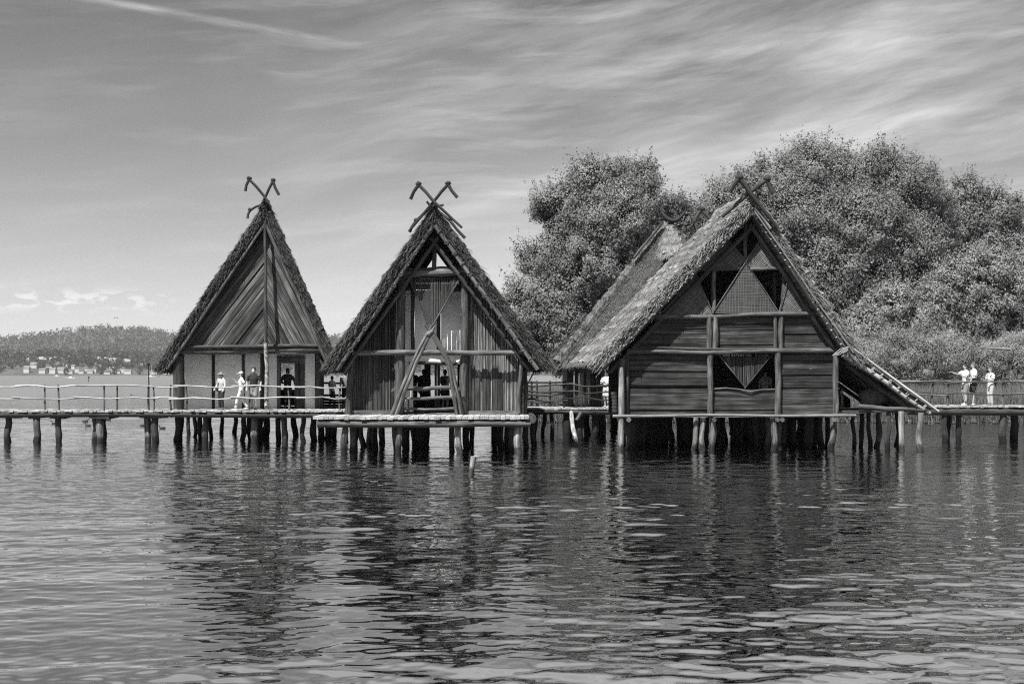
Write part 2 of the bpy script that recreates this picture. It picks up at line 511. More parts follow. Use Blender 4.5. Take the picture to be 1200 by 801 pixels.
# ------------------------------------------------------------------ thatch
def thatch_face(mb, TL, TR, BR, BL, thick, nc, nu=14, rough=0.035, strand=70, top_lift=.72, hang=True):
    """courses of thatch over the four-cornered slope TL-TR (ridge), BL-BR (eave); outward side is up"""
    TL, TR, BR, BL = [np.asarray(p, float) for p in (TL, TR, BR, BL)]
    n = np.cross(BR - BL, TL - BL)
    if n[2] < 0: n = -n
    n = nrm(n)

    def at(u, v):
        return (TL * (1 - v)[:, None] + BL * v[:, None]) * (1 - u)[:, None] + (TR * (1 - v)[:, None] + BR * v[:, None]) * u[:, None]
    slope_len = np.linalg.norm(BL - TL)
    cuts = np.cumsum([0] + [R.uniform(.6, 1.4) for _ in range(nc)]); cuts = cuts / cuts[-1]
    for c in range(nc - 1, -1, -1):
        v1 = cuts[c + 1]
        v0 = max(-0.01, cuts[c] - .55 / nc)
        c_th = thick * (1 + R.uniform(-.5, .5) * (1 - top_lift))
        nv = 4
        us = np.linspace(0, 1, nu + 1); vs = np.linspace(v0, v1, nv + 1)
        uu, vv = np.meshgrid(us, vs, indexing='ij')
        f = ((vv - v0) / (v1 - v0)).ravel()
        jag = (N.normal(0, min(.16, .6 * (1 - top_lift)) / nc, (nu + 1, 1)) * (np.linspace(0, 1, nv + 1) ** 2)[None, :])
        p = at(uu.ravel(), (vv + jag).ravel())
        lift = c_th * (top_lift + (1 - top_lift) * f ** 1.2)
        top = p + n * (lift + N.normal(0, rough, len(p)) * (.5 + .6 * f))[:, None]
        ue = np.where((uu == 0) | (uu == 1), 1, 0).ravel()
        side = nrm(TR - TL)
        top = top + side * (ue * N.normal(0, .09, len(p)))[:, None]
        bot = p.copy()
        V = np.concatenate([top, bot])
        off = np.array([R.uniform(-40, 40), R.uniform(-40, 40), R.uniform(-40, 40)])
        gx = (uu.ravel() * np.linalg.norm(BR - BL)); gz = vv.ravel() * slope_len
        G = np.concatenate([np.stack([gx, lift, gz], 1), np.stack([gx, lift * 0, gz], 1)]) + off
        fs = []
        w = nv + 1; B = (nu + 1) * w
        for i in range(nu):
            for j in range(nv):
                a = i * w + j
                fs.append((a, a + 1, a + w + 1, a + w))
                fs.append((B + a, B + a + w, B + a + w + 1, B + a + 1))
        for i in range(nu):
            a = i * w + nv
            fs.append((a, B + a, B + a + w, a + w))
            a = i * w
            fs.append((a, a + w, B + a + w, B + a))
        for j in range(nv):
            a = j
            fs.append((a, B + a, B + a + 1, a + 1))
            a = nu * w + j
            fs.append((a, a + 1, B + a + 1, B + a))
        mb.add(V, np.array(fs), G, np.clip(R.uniform(.42, .58) + np.concatenate([N.normal(0, .12, len(p))] * 2), 0, 1), 0, False)
    # loose straw lying on the slope, hanging over course edges, eaves and verges
    area = np.linalg.norm(np.cross(BR - BL, TL - BL))
    k = int(area * strand)
    u, v = N.random(k), N.random(k)
    edge = N.random(k)
    u = np.where(edge < .14, N.random(k) * .006 - .004, np.where(edge < .28, 1.004 - N.random(k) * .006, u))
    isv = edge < .28; sgn = np.where(edge < .14, -1.0, 1.0) * isv
    v = np.where(edge > .8, cuts[np.clip(np.searchsorted(cuts, v), 0, nc)] - .12 / nc * N.random(k), v)
    fr = np.clip((v - cuts[np.clip(np.searchsorted(cuts, v) - 1, 0, nc - 1)]) * nc, 0, 1)
    p = at(u, v) + n * (np.where(isv, N.random(k) ** .7, 1) * thick * (top_lift + (1 - top_lift) * fr ** 1.2) + .012)[:, None]
    dn = nrm(BL - TL)
    sd = nrm(TR - TL)
    d = dn + sd * (N.normal(0, .22, k) + sgn * np.abs(N.normal(.25, .35, k)))[:, None] + n * (N.normal(0.03, .09, k) + isv * N.normal(0, .22, k))[:, None]
    d /= np.linalg.norm(d, axis=1)[:, None]
    ln = N.uniform(.14, .36, k)[:, None]
    wd = N.uniform(.008, .018, k)[:, None]
    q = np.cross(d, n + sd * (sgn * 1.5)[:, None]); q /= np.linalg.norm(q, axis=1)[:, None]
    V = np.stack([p - q * wd, p + q * wd, p + d * ln + q * wd * .4, p + d * ln - q * wd * .4], 1).reshape(-1, 3)
    fs = np.arange(4 * k).reshape(-1, 4)
    mb.add(V, fs, V * 1.0, np.repeat(N.random(k), 4), 0, False)


def gable_roof(parent, mats, apex, eL, eR, depth, dx, thick, nc, strand=70, name='roof', steps=(.75, .75)):
    """apex/eL/eR: underside points on the front verge; the ridge runs `depth` metres back, drifting dx per metre"""
    s = np.array([dx, 1.0, 0.0]) * depth
    for (a, e), st in zip(((apex, eL), (apex, eR)), steps):
        mb = MB()
        al = math.atan2(a[2] - e[2], abs(a[0] - e[0]))
        ext = nrm(a - e) * thick * math.tan(al) * 1.0
        thatch_face(mb, a + ext, a + ext + s, e + s, e, thick, nc + 1, strand=strand, top_lift=st, nu=int(depth * 4))
        # trim each slope where it would run past the ridge plane
        hn = nrm(np.cross(s, [0, 0, 1.0])); sg = np.sign(np.dot(e - a, hn))
        for v in mb.v:
            dd = ((v - a) @ hn) * sg
            v += np.where(dd < -.05, (-.05 - dd), 0)[:, None] * hn * sg
        mb.build(name, mats, parent)
    # ridge cap of bound straw
    mb = MB()
    top = thick / math.cos(math.atan2(apex[2] - eL[2], abs(apex[0] - eL[0]))) * .88
    k = 16
    pts = np.array([apex + np.array([0, -.04, top]) + (s * 1.0) * t + np.array([0, 0, R.uniform(-.04, .04)]) for t in np.linspace(0, 1, k)])
    tube(mb, pts, [thick * .28 * R.uniform(.8, 1.2) for _ in range(k)], 9, 0, True, .5)
    mb.build('ridge_cap', mats, parent)


def lashing(mb, c, r=.05, rnd=.5):
    for _ in range(2):
        a = R.uniform(0, 3.1)
        pts = [np.array(c) + r * np.array([math.cos(t), -.55 - .2 * abs(math.sin(t)), math.sin(t + a)]) * np.array([1, .6, .8]) for t in np.linspace(0, 5.4, 8)]
        tube(mb, pts, .016, 4, rnd=rnd)


def horn(parent, base, top, hook, tail, r=.055):
    mb = MB()
    mid = (np.asarray(base) + np.asarray(top)) / 2 + np.array([0, 0, .03])
    tube(mb, [tail, base, mid, top], [r * .8, r, r * 1.05, r * 1.1], 7)
    k = np.asarray(top) + (np.asarray(hook) - np.asarray(top)) * .5 + nrm(np.asarray(hook) - np.asarray(top))[[2, 1, 0]] * np.array([.04, 0, 0])
    tube(mb, [np.asarray(top), k, hook], [r * 1.15, r * 1.05, r * 1.15], 7)
    blob(mb, np.asarray(top) + np.array([0, 0, .04]), (r * 1.9, r * 1.6, r * 1.5), 8, 6, noise=.12)
    mb.build('ridge_horn', M['wood_black'], parent)


def pile(parent, px, d, w, ztop, lean=0, mat='pile', base=None, name='pile'):
    x = (px - 600) * d / F
    r = w * d / F / 2
    mb = MB()
    log(mb, (x + lean, d, -.9), (x, d, ztop), r * R.uniform(1.0, 1.12), r * R.uniform(.9, 1.0), wob=.055, n=10, seg=8, knot=.12)
    return mb.build(name, M[mat], parent)


# ================================================================== HOUSE with slanting gable boards (left)
def beam(parent, a, b, r, mat='wood_dark', name='beam', wob=.02, r1=None):
    mb = MB(); log(mb, a, b, r, r1, wob=wob)
    return mb.build(name, M[mat], parent)


DECKZ = 1.33


def house_left():
    dv, db, dw, dep = 59.4, 59.68, 61.3, 7.6
    dx = -.19
    t = thing('pile_house', W(300, 520, 60.5) * [1, 1, 0], 'pile dwelling with slanting gable boards above white plaster walls, leftmost of the stilt houses', 'stilt house', 'thatched pile dwellings')
    ap, eL, eR = W(311, 256, dv), W(191, 437, dv), W(390, 437, dv)
    gable_roof(t, M['thatch_shaded'], ap, eL, eR, dep, dx, .40, 19, 260, steps=(.88, .88))
    # verge poles under the thatch edge
    for a, b in (((311, 262), (196, 432)), ((311, 262), (386, 432))):
        beam(t, W(*a, dv - .02), W(*b, dv - .02), .07, 'wood_mid', 'verge_pole')
        mb = MB(); log(mb, W(a[0], a[1] + 12, dv + .45), W(b[0] + (6 if b[0] < 300 else -6), b[1], dv + .45), .06)
        mb.build('rafter', M['wood_dark'], t)
    # gable boards, slanting parallel to the two slopes
    Ly = pp([(311, 268), (311, 408), (212, 408)], db)
    mb = MB(); planks(mb, [Ly[0], Ly[2], Ly[1]], db, (-(311 - 212), -(408 - 268) * .92), .20, gap=.02, jit=.03)
    mb.build('gable_boarding', M['wood_boarding'], t)
    Ry = pp([(311, 268), (311, 408), (381, 408)], db)
    mb = MB(); planks(mb, [Ry[0], Ry[1], Ry[2]], db, (381 - 311, -(408 - 268) * .95), .20, gap=.02, jit=.03)
    mb.build('gable_boarding', M['wood_boarding'], t)
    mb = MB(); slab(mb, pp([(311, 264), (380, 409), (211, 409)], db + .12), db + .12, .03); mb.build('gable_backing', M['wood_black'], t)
    beam(t, W(203, 412, db + .02), W(388, 409.5, db + .02), .12, 'wood_mid', 'tie_beam')
    beam(t, W(209, 406.5, db - .1), W(380, 405, db - .1), .075, 'wood_dark', 'tie_beam')
    # plastered front
    def panel(x0, x1, y0, y1):
        mb = MB(); slab(mb, pp([(x0, y0), (x1, y0), (x1, y1), (x0, y1)], dw), dw, .12); mb.build('plaster_panel', M['plaster'], t)
    yb = HOR + (EYE - DECKZ) * F / dw
    for a, b in ((216, 248.2), (251.8, 283.5), (286.8, 305), (314, 325), (357, 369)):
        panel(a, b, 414, yb)
    for x, w in ((250, 3.6), (285, 3.4), (307.5, 5.0), (312.5, 3)):
        mb = MB(); log(mb, W(x, yb, dw - .03) * [1, 1, 1], W(x, 412, dw - .03), w * dw / F / 2, wob=.015)
        mb.build('stud', M['wood_dark'], t)
    # door with frame, opening clear through the house
    mb = MB()
    slab(mb, pp([(324.8, 417), (357.2, 417), (357.2, 425.5), (324.8, 425.5)], dw), dw - .06, .2, (1, 0))
    slab(mb, pp([(324.8, 425.6), (328.8, 425.6), (328.8, yb), (324.8, yb)], dw), dw - .05, .2, (0, 1))
    slab(mb, pp([(351.5, 425.6), (357.2, 425.6), (357.2, yb), (351.5, yb)], dw), dw - .05, .2, (0, 1))
    mb.build('door_frame', M['wood_mid'], t)
    mb = MB(); planks(mb, pp([(345, 425.6), (351.5, 425.6), (351.5, yb), (345, yb)], dw + .05), dw + .05, (0, 1), .12)
    mb.build('door_leaf', M['wood_dark'], t)
    panel(324.8, 357.2, 413.6, 416.9)
    # corner posts
    mb = MB(); log(mb, W(209.5, yb, db - .05), W(209.5, 417, db - .05), .235, .22, wob=.03, n=10); mb.build('corner_post', M['wood_dark'], t)
    mb = MB(); log(mb, W(374, yb, dw - .2), W(374, 411, dw - .2), .17, .16, wob=.02, n=10); mb.build('corner_post', M['wood_mid'], t)
    # centre pole before the gable, sunlit foot and shaded top painted in two materials
    mb = MB(); log(mb, W(312.3, 480.5, db - .95), W(311.5, 402, db - .7), .085, .08, wob=.03, n=9); mb.build('ridge_post', M['bark_lit'], t)
    mb = MB(); log(mb, W(311.5, 402.5, db - .7), W(310.5, 258, db - .35), .08, .06, wob=.02); mb.build('ridge_post', M['wood_dark'], t)
    # side walls and back wall
    ba = np.array([dx, 1, 0]) * (dep - 1.6)
    for px, sgn in ((211, 1), (378, -1)):
        mb = MB()
        p = W(px, yb, dw); q = p + ba
        h = 2.55
        e = nrm(ba)
        box(mb, (p + q) / 2 + [0, 0, h / 2], [e, np.cross([0, 0, 1], e), [0, 0, 1]], [np.linalg.norm(ba) / 2, .06, h / 2], grain=0)
        mb.build('side_wall', M['wood_wall'], t)
    d2 = dw + ba[1]
    mb = MB()
    xs = [W(211, yb, dw)[0] + ba[0], W(378, yb, dw)[0] + ba[0]]
    zt = DECKZ + 2.55
    xa, xb = (328 - 600) * d2 / F, (347 - 600) * d2 / F
    slab(mb, [(xs[0], DECKZ), (xa, DECKZ), (xa, zt), (xs[0], zt)], d2, .1)
    slab(mb, [(xb, DECKZ), (xs[1], DECKZ), (xs[1], zt), (xb, zt)], d2, .1)
    slab(mb, [(xa, DECKZ), (xb, DECKZ), (xb, DECKZ + .75), (xa, DECKZ + .75)], d2 + .01, .1)
    slab(mb, [(xs[0], zt), (xs[1], zt), (ap[0] + dx * dep * .85, ap[2] - .5)], d2 + .02, .1)
    mb.build('back_wall', M['wood_wall'], t)
    # horns: crossed pair on the ridge front, smaller pair behind
    c = W(310.5, 231, dv - .25)
    horn(t, c + [0, -.05, 0], W(292, 210, dv - .35), W(287.5, 224, dv - .35), W(318, 243, dv - .2))
    horn(t, c + [0, .07, 0], W(320, 212, dv - .25), W(327, 228.5, dv - .25), W(303, 245, dv - .2))
    d3 = dv + 2.6
    c2 = W(306, 240, d3)
    horn(t, c2, W(293, 246.5, d3), W(290, 256, d3), W(316, 236, d3), .05)
    # piles below
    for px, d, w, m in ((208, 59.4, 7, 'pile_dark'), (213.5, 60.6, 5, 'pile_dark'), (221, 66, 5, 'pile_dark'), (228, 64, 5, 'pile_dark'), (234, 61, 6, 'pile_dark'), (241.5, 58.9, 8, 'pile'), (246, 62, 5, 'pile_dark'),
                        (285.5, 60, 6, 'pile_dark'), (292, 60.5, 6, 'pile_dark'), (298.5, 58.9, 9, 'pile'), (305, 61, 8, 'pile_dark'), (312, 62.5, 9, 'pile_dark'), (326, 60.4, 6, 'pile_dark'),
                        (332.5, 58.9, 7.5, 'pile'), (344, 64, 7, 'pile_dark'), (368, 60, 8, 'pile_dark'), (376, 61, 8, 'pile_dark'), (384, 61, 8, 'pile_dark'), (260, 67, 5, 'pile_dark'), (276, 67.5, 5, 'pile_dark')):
        o = pile(t, px, d, w, DECKZ - .28, R.uniform(-.06, .06), m)
        if m == 'pile':
            mb = MB(); x = (px - 600) * d / F
            blob(mb, (x, d, DECKZ - .27), (w * d / F * .62, w * d / F * .62, .07), 10, 6, noise=.05); mb.build('pile_head', M['pile'], o)
    return t


# ================================================================== decks and railings
def deck(parent, x0, x1, y0, y1, z, along='x', th=.07, w=.17, mat='wood_light', name='deck_planks', skew=0):
    """planks laid side by side; along = direction in which they are counted"""
    mb = MB()
    a, b = (x0, x1) if along == 'x' else (y0, y1)
    x = a
    while x < b - .02:
        ww = min(w * R.uniform(.8, 1.2), b - x)
        e0, e1 = R.uniform(-.05, .05), R.uniform(-.05, .05)
        zz = z - th / 2 + R.uniform(-.012, .012)
        if along == 'x':
            abox(mb, (x + .006, y0 + e0, zz - th / 2), (x + ww - .006, y1 + e1, zz + th / 2), grain=1, jit=.006)
        else:
            abox(mb, (x0 + e0, x + .006, zz - th / 2), (x1 + e1, x + ww - .006, zz + th / 2), grain=0, jit=.006)
        x += ww
    return mb.build(name, M[mat], parent)


def rails(parent, pts, heights, z, mat='wood_light', r=.035, posts=None, post_mat=None, wob=.045, tilt=.06):
    """crooked pole railing along a line of plan points (x, y)"""
    pts = [np.array(p, float) for p in pts]
    posts = posts if posts is not None else pts
    for h in heights:
        for a, b in zip(pts[:-1], pts[1:]):
            over = nrm(np.append(b - a, 0)) * R.uniform(.05, .3)
            mb = MB()
            log(mb, np.append(a, z + h + R.uniform(-.05, .05)) - over, np.append(b, z + h + R.uniform(-.05, .05)) + over, r * R.uniform(.8, 1.15), r * R.uniform(.6, .95), wob=wob, n=7)
            mb.build('rail', M[mat], parent)
    for p in posts:
        mb = MB()
        lean = R.uniform(-tilt, tilt)
        log(mb, (p[0], p[1] + .07, z - .3), (p[0] + lean, p[1] + .07, z + max(heights) + .06), r * 1.25, r * .95, wob=.03, n=7)
        mb.build('railing_post', M[post_mat or mat], parent)


def walkways():
    # long walkway on the left, running past the left house
    g = 'plank walkways on stilts'
    t = thing('walkway', (-12, 58.6, 0), 'long pole railed plank walkway on stilts at the far left, passing the plastered house', 'walkway', g)
    y0 = 58.35
    xL, xR = (-330 - 600) * y0 / F, (404 - 600) * y0 / F
    deck(t, xL, (204 - 600) * y0 / F, y0, y0 + 1.9, DECKZ, 'x')
    deck(t, (204 - 600) * y0 / F, xR, y0, 60.62, DECKZ, 'x')
    for yy in (y0 + .12, y0 + 1.6):
        beam(t, (xL, yy, DECKZ - .2), (xR, yy, DECKZ - .2), .11, 'wood_dark', 'joist_log', .03)
    X = lambda px: (px - 600) * y0 / F
    yr = y0 + .1
    rails(t, [(X(p), yr) for p in (-320, -210, -120, -35, 20, 92, 178, 205, 276, 352, 402)], (.98, .5), DECKZ, 'wood_light', .036,
          [(X(p), yr) for p in (-300, -230, -150, -80, -8, 52, 68, 120, 136, 174, 178.5, 200, 217, 290, 338, 398)], 'wood_mid')
    for px, d, w, m in ((43, 57.7 + .9, 8.5, 'pile'), (68, 58.7, 8, 'pile_dark'), (172.5, 58.9, 8, 'pile'), (182, 58.7, 9, 'pile_dark'), (10, 58.8, 8, 'pile_dark'), (-70, 58.8, 8, 'pile'), (-130, 58.7, 9, 'pile_dark'), (-190, 58.9, 8, 'pile'), (-260, 58.7, 8, 'pile_dark'), (-315, 58.8, 9, 'pile_dark'), (-15, 58.7, 8, 'pile_dark'), (356, 58.9, 6, 'pile_dark')):
        o = pile(t, px, d, w, DECKZ - .3, R.uniform(-.05, .05), m)
        mb = MB(); x = (px - 600) * d / F
        abox(mb, (x - .3, d - .2, DECKZ - .34), (x + .3, d + .9, DECKZ - .26), grain=1, jit=.03); mb.build('bearer', M['wood_dark'], o)
    o = pile(t, 111.5, 58.9, 9, DECKZ - .3, .1, 'pile'); pile(t, 117, 58.7, 9, DECKZ - .3, 0.02, 'pile'); pile(t, 121, 59.1, 8, DECKZ - .3, -.02, 'pile_dark')
    mb = MB(); x = X(116); abox(mb, (x - .4, 58.4, DECKZ - .35), (x + .4, 59.8, DECKZ - .27), grain=0, jit=.03); mb.build('bearer', M['wood_dark'], t)
    # house floor behind
    mb = MB()
    # platform floor of the left house is part of the same deck
    deck(t, (207 - 600) * 61 / F, (378 - 600) * 60.6 / F, 60.66, 67.0, DECKZ - .02, 'y', mat='floor', name='floor_planks')
    # small landing seen between the two left houses
    t2 = thing('walkway', ((389 - 600) * 64 / F, 64, 0), 'short dark railed footbridge half hidden between the two left houses', 'walkway', g)
    xa, xb = (372 - 600) * 64 / F, (470 - 600) * 64 / F
    deck(t2, xa, xb, 63.2, 65.2, DECKZ + .02, 'x', mat='wood_mid')
    beam(t2, (xa, 63.3, DECKZ - .16), (xb, 63.3, DECKZ - .16), .1, 'wood_dark', 'joist_log')
    rails(t2, [(xa, 65.0), (xb, 65.0)], (1.05, .55), DECKZ, 'wood_black', .045, [(xa + 1.2, 65.0), (xa + 2.4, 65.0)], wob=.02)
    mb = MB(); planks(mb, [(xa, DECKZ + .02), (xb, DECKZ + .02), (xb, DECKZ + .42), (xa, DECKZ + .42)], 65.1, (1, 0), .14); mb.build('kick_board', M['wood_dark'], t2)
    for px in (376, 392, 404): pile(t2, px, 63.6, 7, DECKZ - .1, 0, 'pile_dark')
    # bridge between the middle house and the big house
    t3 = thing('walkway', ((662 - 600) * 63 / F, 63, 0), 'short walkway with twisted branch railing between the middle and right hand houses', 'walkway', g)
    yb = 62.5
    xa, xb = (606 - 600) * yb / F, (728 - 600) * yb / F
    deck(t3, xa, xb, yb, yb + 2.6, DECKZ, 'x')
    beam(t3, (xa, yb + .1, DECKZ - .19), (xb, yb + .1, DECKZ - .19), .11, 'wood_dark', 'joist_log', .03)
    beam(t3, (xa, yb + 2.4, DECKZ - .19), (xb, yb + 2.4, DECKZ - .19), .11, 'wood_dark', 'joist_log', .03)
    X3 = lambda px, y=yb: (px - 600) * y / F
    rails(t3, [(X3(614), yb + .1), (X3(662), yb + .1), (X3(716), yb + .1)], (.98, .7, .38), DECKZ, 'wood_dark', .042, [(X3(616), yb + .1), (X3(661), yb + .1)], wob=.09)
    rails(t3, [(X3(610, yb + 2.4), yb + 2.4), (X3(664, yb + 2.4), yb + 2.4)], (1.12, .6, .3), DECKZ, 'wood_dark', .05, [(X3(630, 65), yb + 2.4), (X3(645, 65), yb + 2.4), (X3(622, 65), yb + 2.4)], wob=.07)
    for px, d, w, m in ((627, 62.8, 6, 'pile_dark'), (638, 64.5, 5, 'pile_dark'), (646, 62.8, 5, 'pile_dark'), (664, 62.8, 9, 'pile_dark'), (680, 63, 10, 'pile_dark'), (697, 63, 8, 'pile_dark'), (706, 64, 7, 'pile_dark')):
        pile(t3, px, d, w, DECKZ - .25, R.uniform(-.05, .05), m)
    mb = MB(); a = W(675.5, 529, 51.6 + 1); log(mb, np.array([a[0], 52.6, -.5]), W(669.5, 483, 52.6 + 8.5), .12, .09, wob=.03); mb.build('leaning_pile', M['pile_light'], t3)
    mb = MB(); log(mb, W(675, 493, 60.8), W(680.5, 484, 61.2), .08, .09); mb.build('fork_branch', M['wood_mid'], t3)
    # walkway on the right
    t4 = thing('walkway', ((1150 - 600) * 59.5 / F, 59.5, 0), 'pole railed walkway on stilts at the far right, with three visitors on it', 'walkway', g)
    y4 = 59.0
    xa, xb = (1064 - 600) * y4 / F, (1560 - 600) * y4 / F
    z4 = DECKZ + .17
    deck(t4, xa, xb, y4, y4 + 2.0, z4, 'x')
    beam(t4, (xa, y4 + .12, z4 - .24), (xb, y4 + .12, z4 - .24), .15, 'wood_black', 'joist_log', .03)
    beam(t4, (xa, y4 + 1.7, z4 - .2), (xb, y4 + 1.7, z4 - .2), .12, 'wood_dark', 'joist_log', .03)
    X4 = lambda px: (px - 600) * y4 / F
    rails(t4, [(X4(1060), y4 + .1), (X4(1112), y4 + .1), (X4(1180), y4 + .1), (X4(1250), y4 + .1), (X4(1350), y4 + .1), (X4(1450), y4 + .1), (X4(1550), y4 + .1)], (.98, .48), z4, 'wood_mid', .042,
          [(X4(p), y4 + .1) for p in (1095, 1112, 1178, 1240, 1310, 1390, 1460, 1540)], wob=.05)
    rails(t4, [(X4(1050) , y4 + 1.9), (X4(1120), y4 + 1.9), (X4(1250), y4 + 1.9)], (1.0, .5), z4, 'wood_mid', .036, [(X4(p), y4 + 1.9) for p in (1090, 1158, 1230)])
    for px, d, w in ((1107, 59.2, 7), (1112, 60.6, 6), (1124, 59.4, 7), (1176, 59.2, 9), (1188, 60, 9), (1230, 59.3, 8), (1300, 59.3, 8), (1380, 59.4, 8), (1450, 59.3, 8), (1530, 59.3, 8)):
        pile(t4, px, d, w, z4 - .3, R.uniform(-.1, .1), 'pile_dark')


# ================================================================== MIDDLE HOUSE (reed gable, crossed poles)
def house_middle():
    dv, dw, dep, dx = 52.4, 53.3, 8.2, -.035
    t = thing('pile_house', W(508, 530, 53) * [1, 1, 0], 'pile dwelling with reed gable, crossed poles and an open doorway, second from the left', 'stilt house', 'thatched pile dwellings')
    ap, eL, eR = W(509, 262, dv), W(389, 436, dv), W(637, 435, dv)
    gable_roof(t, M['thatch_shaded'], ap, eL, eR, dep, dx, .42, 17, 260, steps=(.90, .88))
    yb = HOR + (EYE - DECKZ) * F / dw
    for a, b in (((508.5, 264), (395, 434)), ((509.5, 264), (630, 433))):
        beam(t, W(*a, dv - .03), W(*b, dv - .03), .075, 'wood_mid', 'verge_pole')
        sx = 5 if b[0] < 500 else -5
        beam(t, W(a[0] + sx, a[1] + 14, dv + .35), W(b[0] + sx * 1.6, b[1] + 2, dv + .35), .075, 'wood_dark', 'rafter')
        beam(t, W(a[0] + sx, a[1] + 12, dw + .35), W(b[0] + sx * 2, b[1], dw + .35), .09, 'wood_dark', 'rafter')
        for k in range(13):
            f = (k + .6) / 13.5
            mb = MB(); lashing(mb, W(a[0] + (b[0] - a[0]) * f, a[1] + (b[1] - a[1]) * f, dv - .08), .085)
            mb.build('verge_lashing', M['wood_mid'], t)
    for k in range(4):   # rafters inside, seen through the open peak
        dd = dw + 1.4 + k * 1.5
        sh = np.array([dx * (1.4 + k * 1.5), 0, 0])
        mb = MB()
        log(mb, W(508, 278, dw) + sh + [0, dd - dw, 0], W(410, 424, dw) + sh + [0, dd - dw, 0], .07)
        log(mb, W(509, 278, dw) + sh + [0, dd - dw, 0], W(618, 424, dw) + sh + [0, dd - dw, 0], .07)
        mb.build('rafter', M['wood_black'], t)
    # posts and beams of the front
    D0 = dw - .28
    mb = MB(); log(mb, W(466.5, 487, D0), W(471.5, 322, D0), .185, .15, wob=.04, n=10); mb.build('front_post', M['wood_mid'], t)
    mb = MB(); log(mb, W(541, 487, D0), W(546, 316, D0), .165, .135, wob=.04, n=10); mb.build('front_post', M['wood_mid'], t)
    mb = MB(); log(mb, W(473, 321.5, D0 - .12), W(548, 318, D0 - .12), .14, .12, wob=.03, n=10); mb.build('tie_beam', M['wood_mid'], t)
    mb = MB(); log(mb, W(474, 315.8, D0 + .1), W(545, 313.5, D0 + .1), .05, wob=.03); mb.build('tie_beam', M['wood_mid'], t)
    mb = MB(); log(mb, W(508.5, 318, D0 + .1), W(508.5, 268, D0 + .1), .085, .075); mb.build('king_post', M['wood_mid'], t)
    mb = MB(); log(mb, W(502.5, 286, D0 + .3), W(502.5, 270, D0 + .3), .05); mb.build('king_post', M['wood_dark'], t)
    mb = MB(); log(mb, W(413, 413.5, D0 - .22), W(611, 413, D0 - .22), .10, .095, wob=.02, n=9); mb.build('cross_rail', M['wood_mid'], t)
    mb = MB(); log(mb, W(608, 484, D0 - .05), W(611.5, 412, D0 - .05), .085, .075, wob=.04); mb.build('corner_post', M['wood_mid'], t)
    mb = MB(); log(mb, W(615, 484, D0 + .8), W(615, 412, D0 + .8), .085, .075, wob=.04); mb.build('corner_post', M['wood_mid'], t)
    mb = MB(); log(mb, W(408, 487, D0), W(413.5, 412, D0), .12, .11, wob=.03); mb.build('corner_post', M['wood_dark'], t)
    # reed walls
    mb = MB(); reeds(mb, pp([(412, 482), (467, 482), (467, 345), (412, 426)], dw), dw, .05, .026); mb.build('reed_wall', M['reed_dark'], t)  # left half in dark reed, painting the shade of the overhang
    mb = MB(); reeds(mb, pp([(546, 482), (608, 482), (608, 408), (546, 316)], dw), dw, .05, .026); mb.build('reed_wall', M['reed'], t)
    # pieces of the boards standing behind/before the reeds on the right
    mb = MB()
    for x0, x1, y in ((552, 556, 428), (557, 561.5, 441), (565, 570, 432), (571, 574, 440), (577, 583, 429), (583.5, 588, 438)):
        slab(mb, pp([(x0, 482), (x1, 482), (x1, y + R.uniform(-1, 1)), (x0, y)], dw - .1), dw - .09 + R.uniform(0, .02), .03, (0, 1))
    mb.build('leaning_board', M['wood_black'], t)
    for x0, x1, z0 in ((410, 469, 480.5), (543, 609, 481)):
        mb = MB(); slab(mb, pp([(x0, z0), (x1, z0), (x1, 487), (x0, 487)], dw - .2), dw - .2, .12, (1, 0)); mb.build('sill_board', M['wood_mid'], t)
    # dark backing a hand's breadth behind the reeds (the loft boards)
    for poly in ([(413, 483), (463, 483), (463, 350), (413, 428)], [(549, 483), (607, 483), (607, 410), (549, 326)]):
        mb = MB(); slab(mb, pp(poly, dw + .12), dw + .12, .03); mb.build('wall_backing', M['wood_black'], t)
    # hanging triangular mat with its edge rods
    dm = D0 - .06
    mb = MB(); reeds(mb, pp([(481, 325), (539, 325), (504, 386)], dm), dm, .045, .02, .015); mb.build('hanging_mat', M['reed_dark'], t)
    for a, b in (((479.5, 325), (504.5, 388)), ((540, 325), (503, 388))):
        beam(t, W(*a, dm - .09), W(*b, dm - .09), .035, 'wood_dark', 'mat_rod', .01)
    # crossed poles, two each side, bent outward at the foot
    for (tx, ty), (mx, my), (bx, by) in (((506, 381), (484, 424), (458.5, 487)), ((509, 383), (488, 424), (464, 487)), ((499, 381), (525, 424), (535.5, 487)), ((502, 380), (529, 428), (541.5, 487))):
        q = [W(tx, ty, dm - .16), W((tx + mx) / 2, (ty + my) / 2 - 1, dm - .2), W(mx, my, dm - .25), W(mx * .42 + bx * .58, my * .45 + by * .55, dm - .28), W(bx, by, dm - .28)]
        mb = MB(); tube(mb, q, [.055, .065, .07, .07, .075], 8); mb.build('crossed_pole', M['wood_mid'], t)
    for c in ((503.5, 389, .14), (484, 424, .12), (526, 424, .12), (462, 456, .13), (538, 456, .12)):
        mb = MB(); lashing(mb, W(c[0], c[1], dm - .24), c[2] * .85); mb.build('pole_lashing', M['rope'] if c[1] < 400 else M['wood_mid'], t)
    # recessed plaster wall with studs and doorway
    dr = dw + .6
    sc = lambda pts: pp(pts, dr)
    for poly in ([(463, 340), (482, 340), (482, 411), (463, 411)], [(486, 340), (512, 340), (512, 411), (486, 411)], [(517, 340), (541, 340), (541, 411), (517, 411)],
                 [(463, 415.5), (541, 415.5), (541, 424), (463, 424)], [(463, 424.2), (484, 424.2), (484, 482), (463, 482)]):
        mb = MB(); slab(mb, sc(poly), dr, .1); mb.build('plaster_panel', M['plaster'], t)
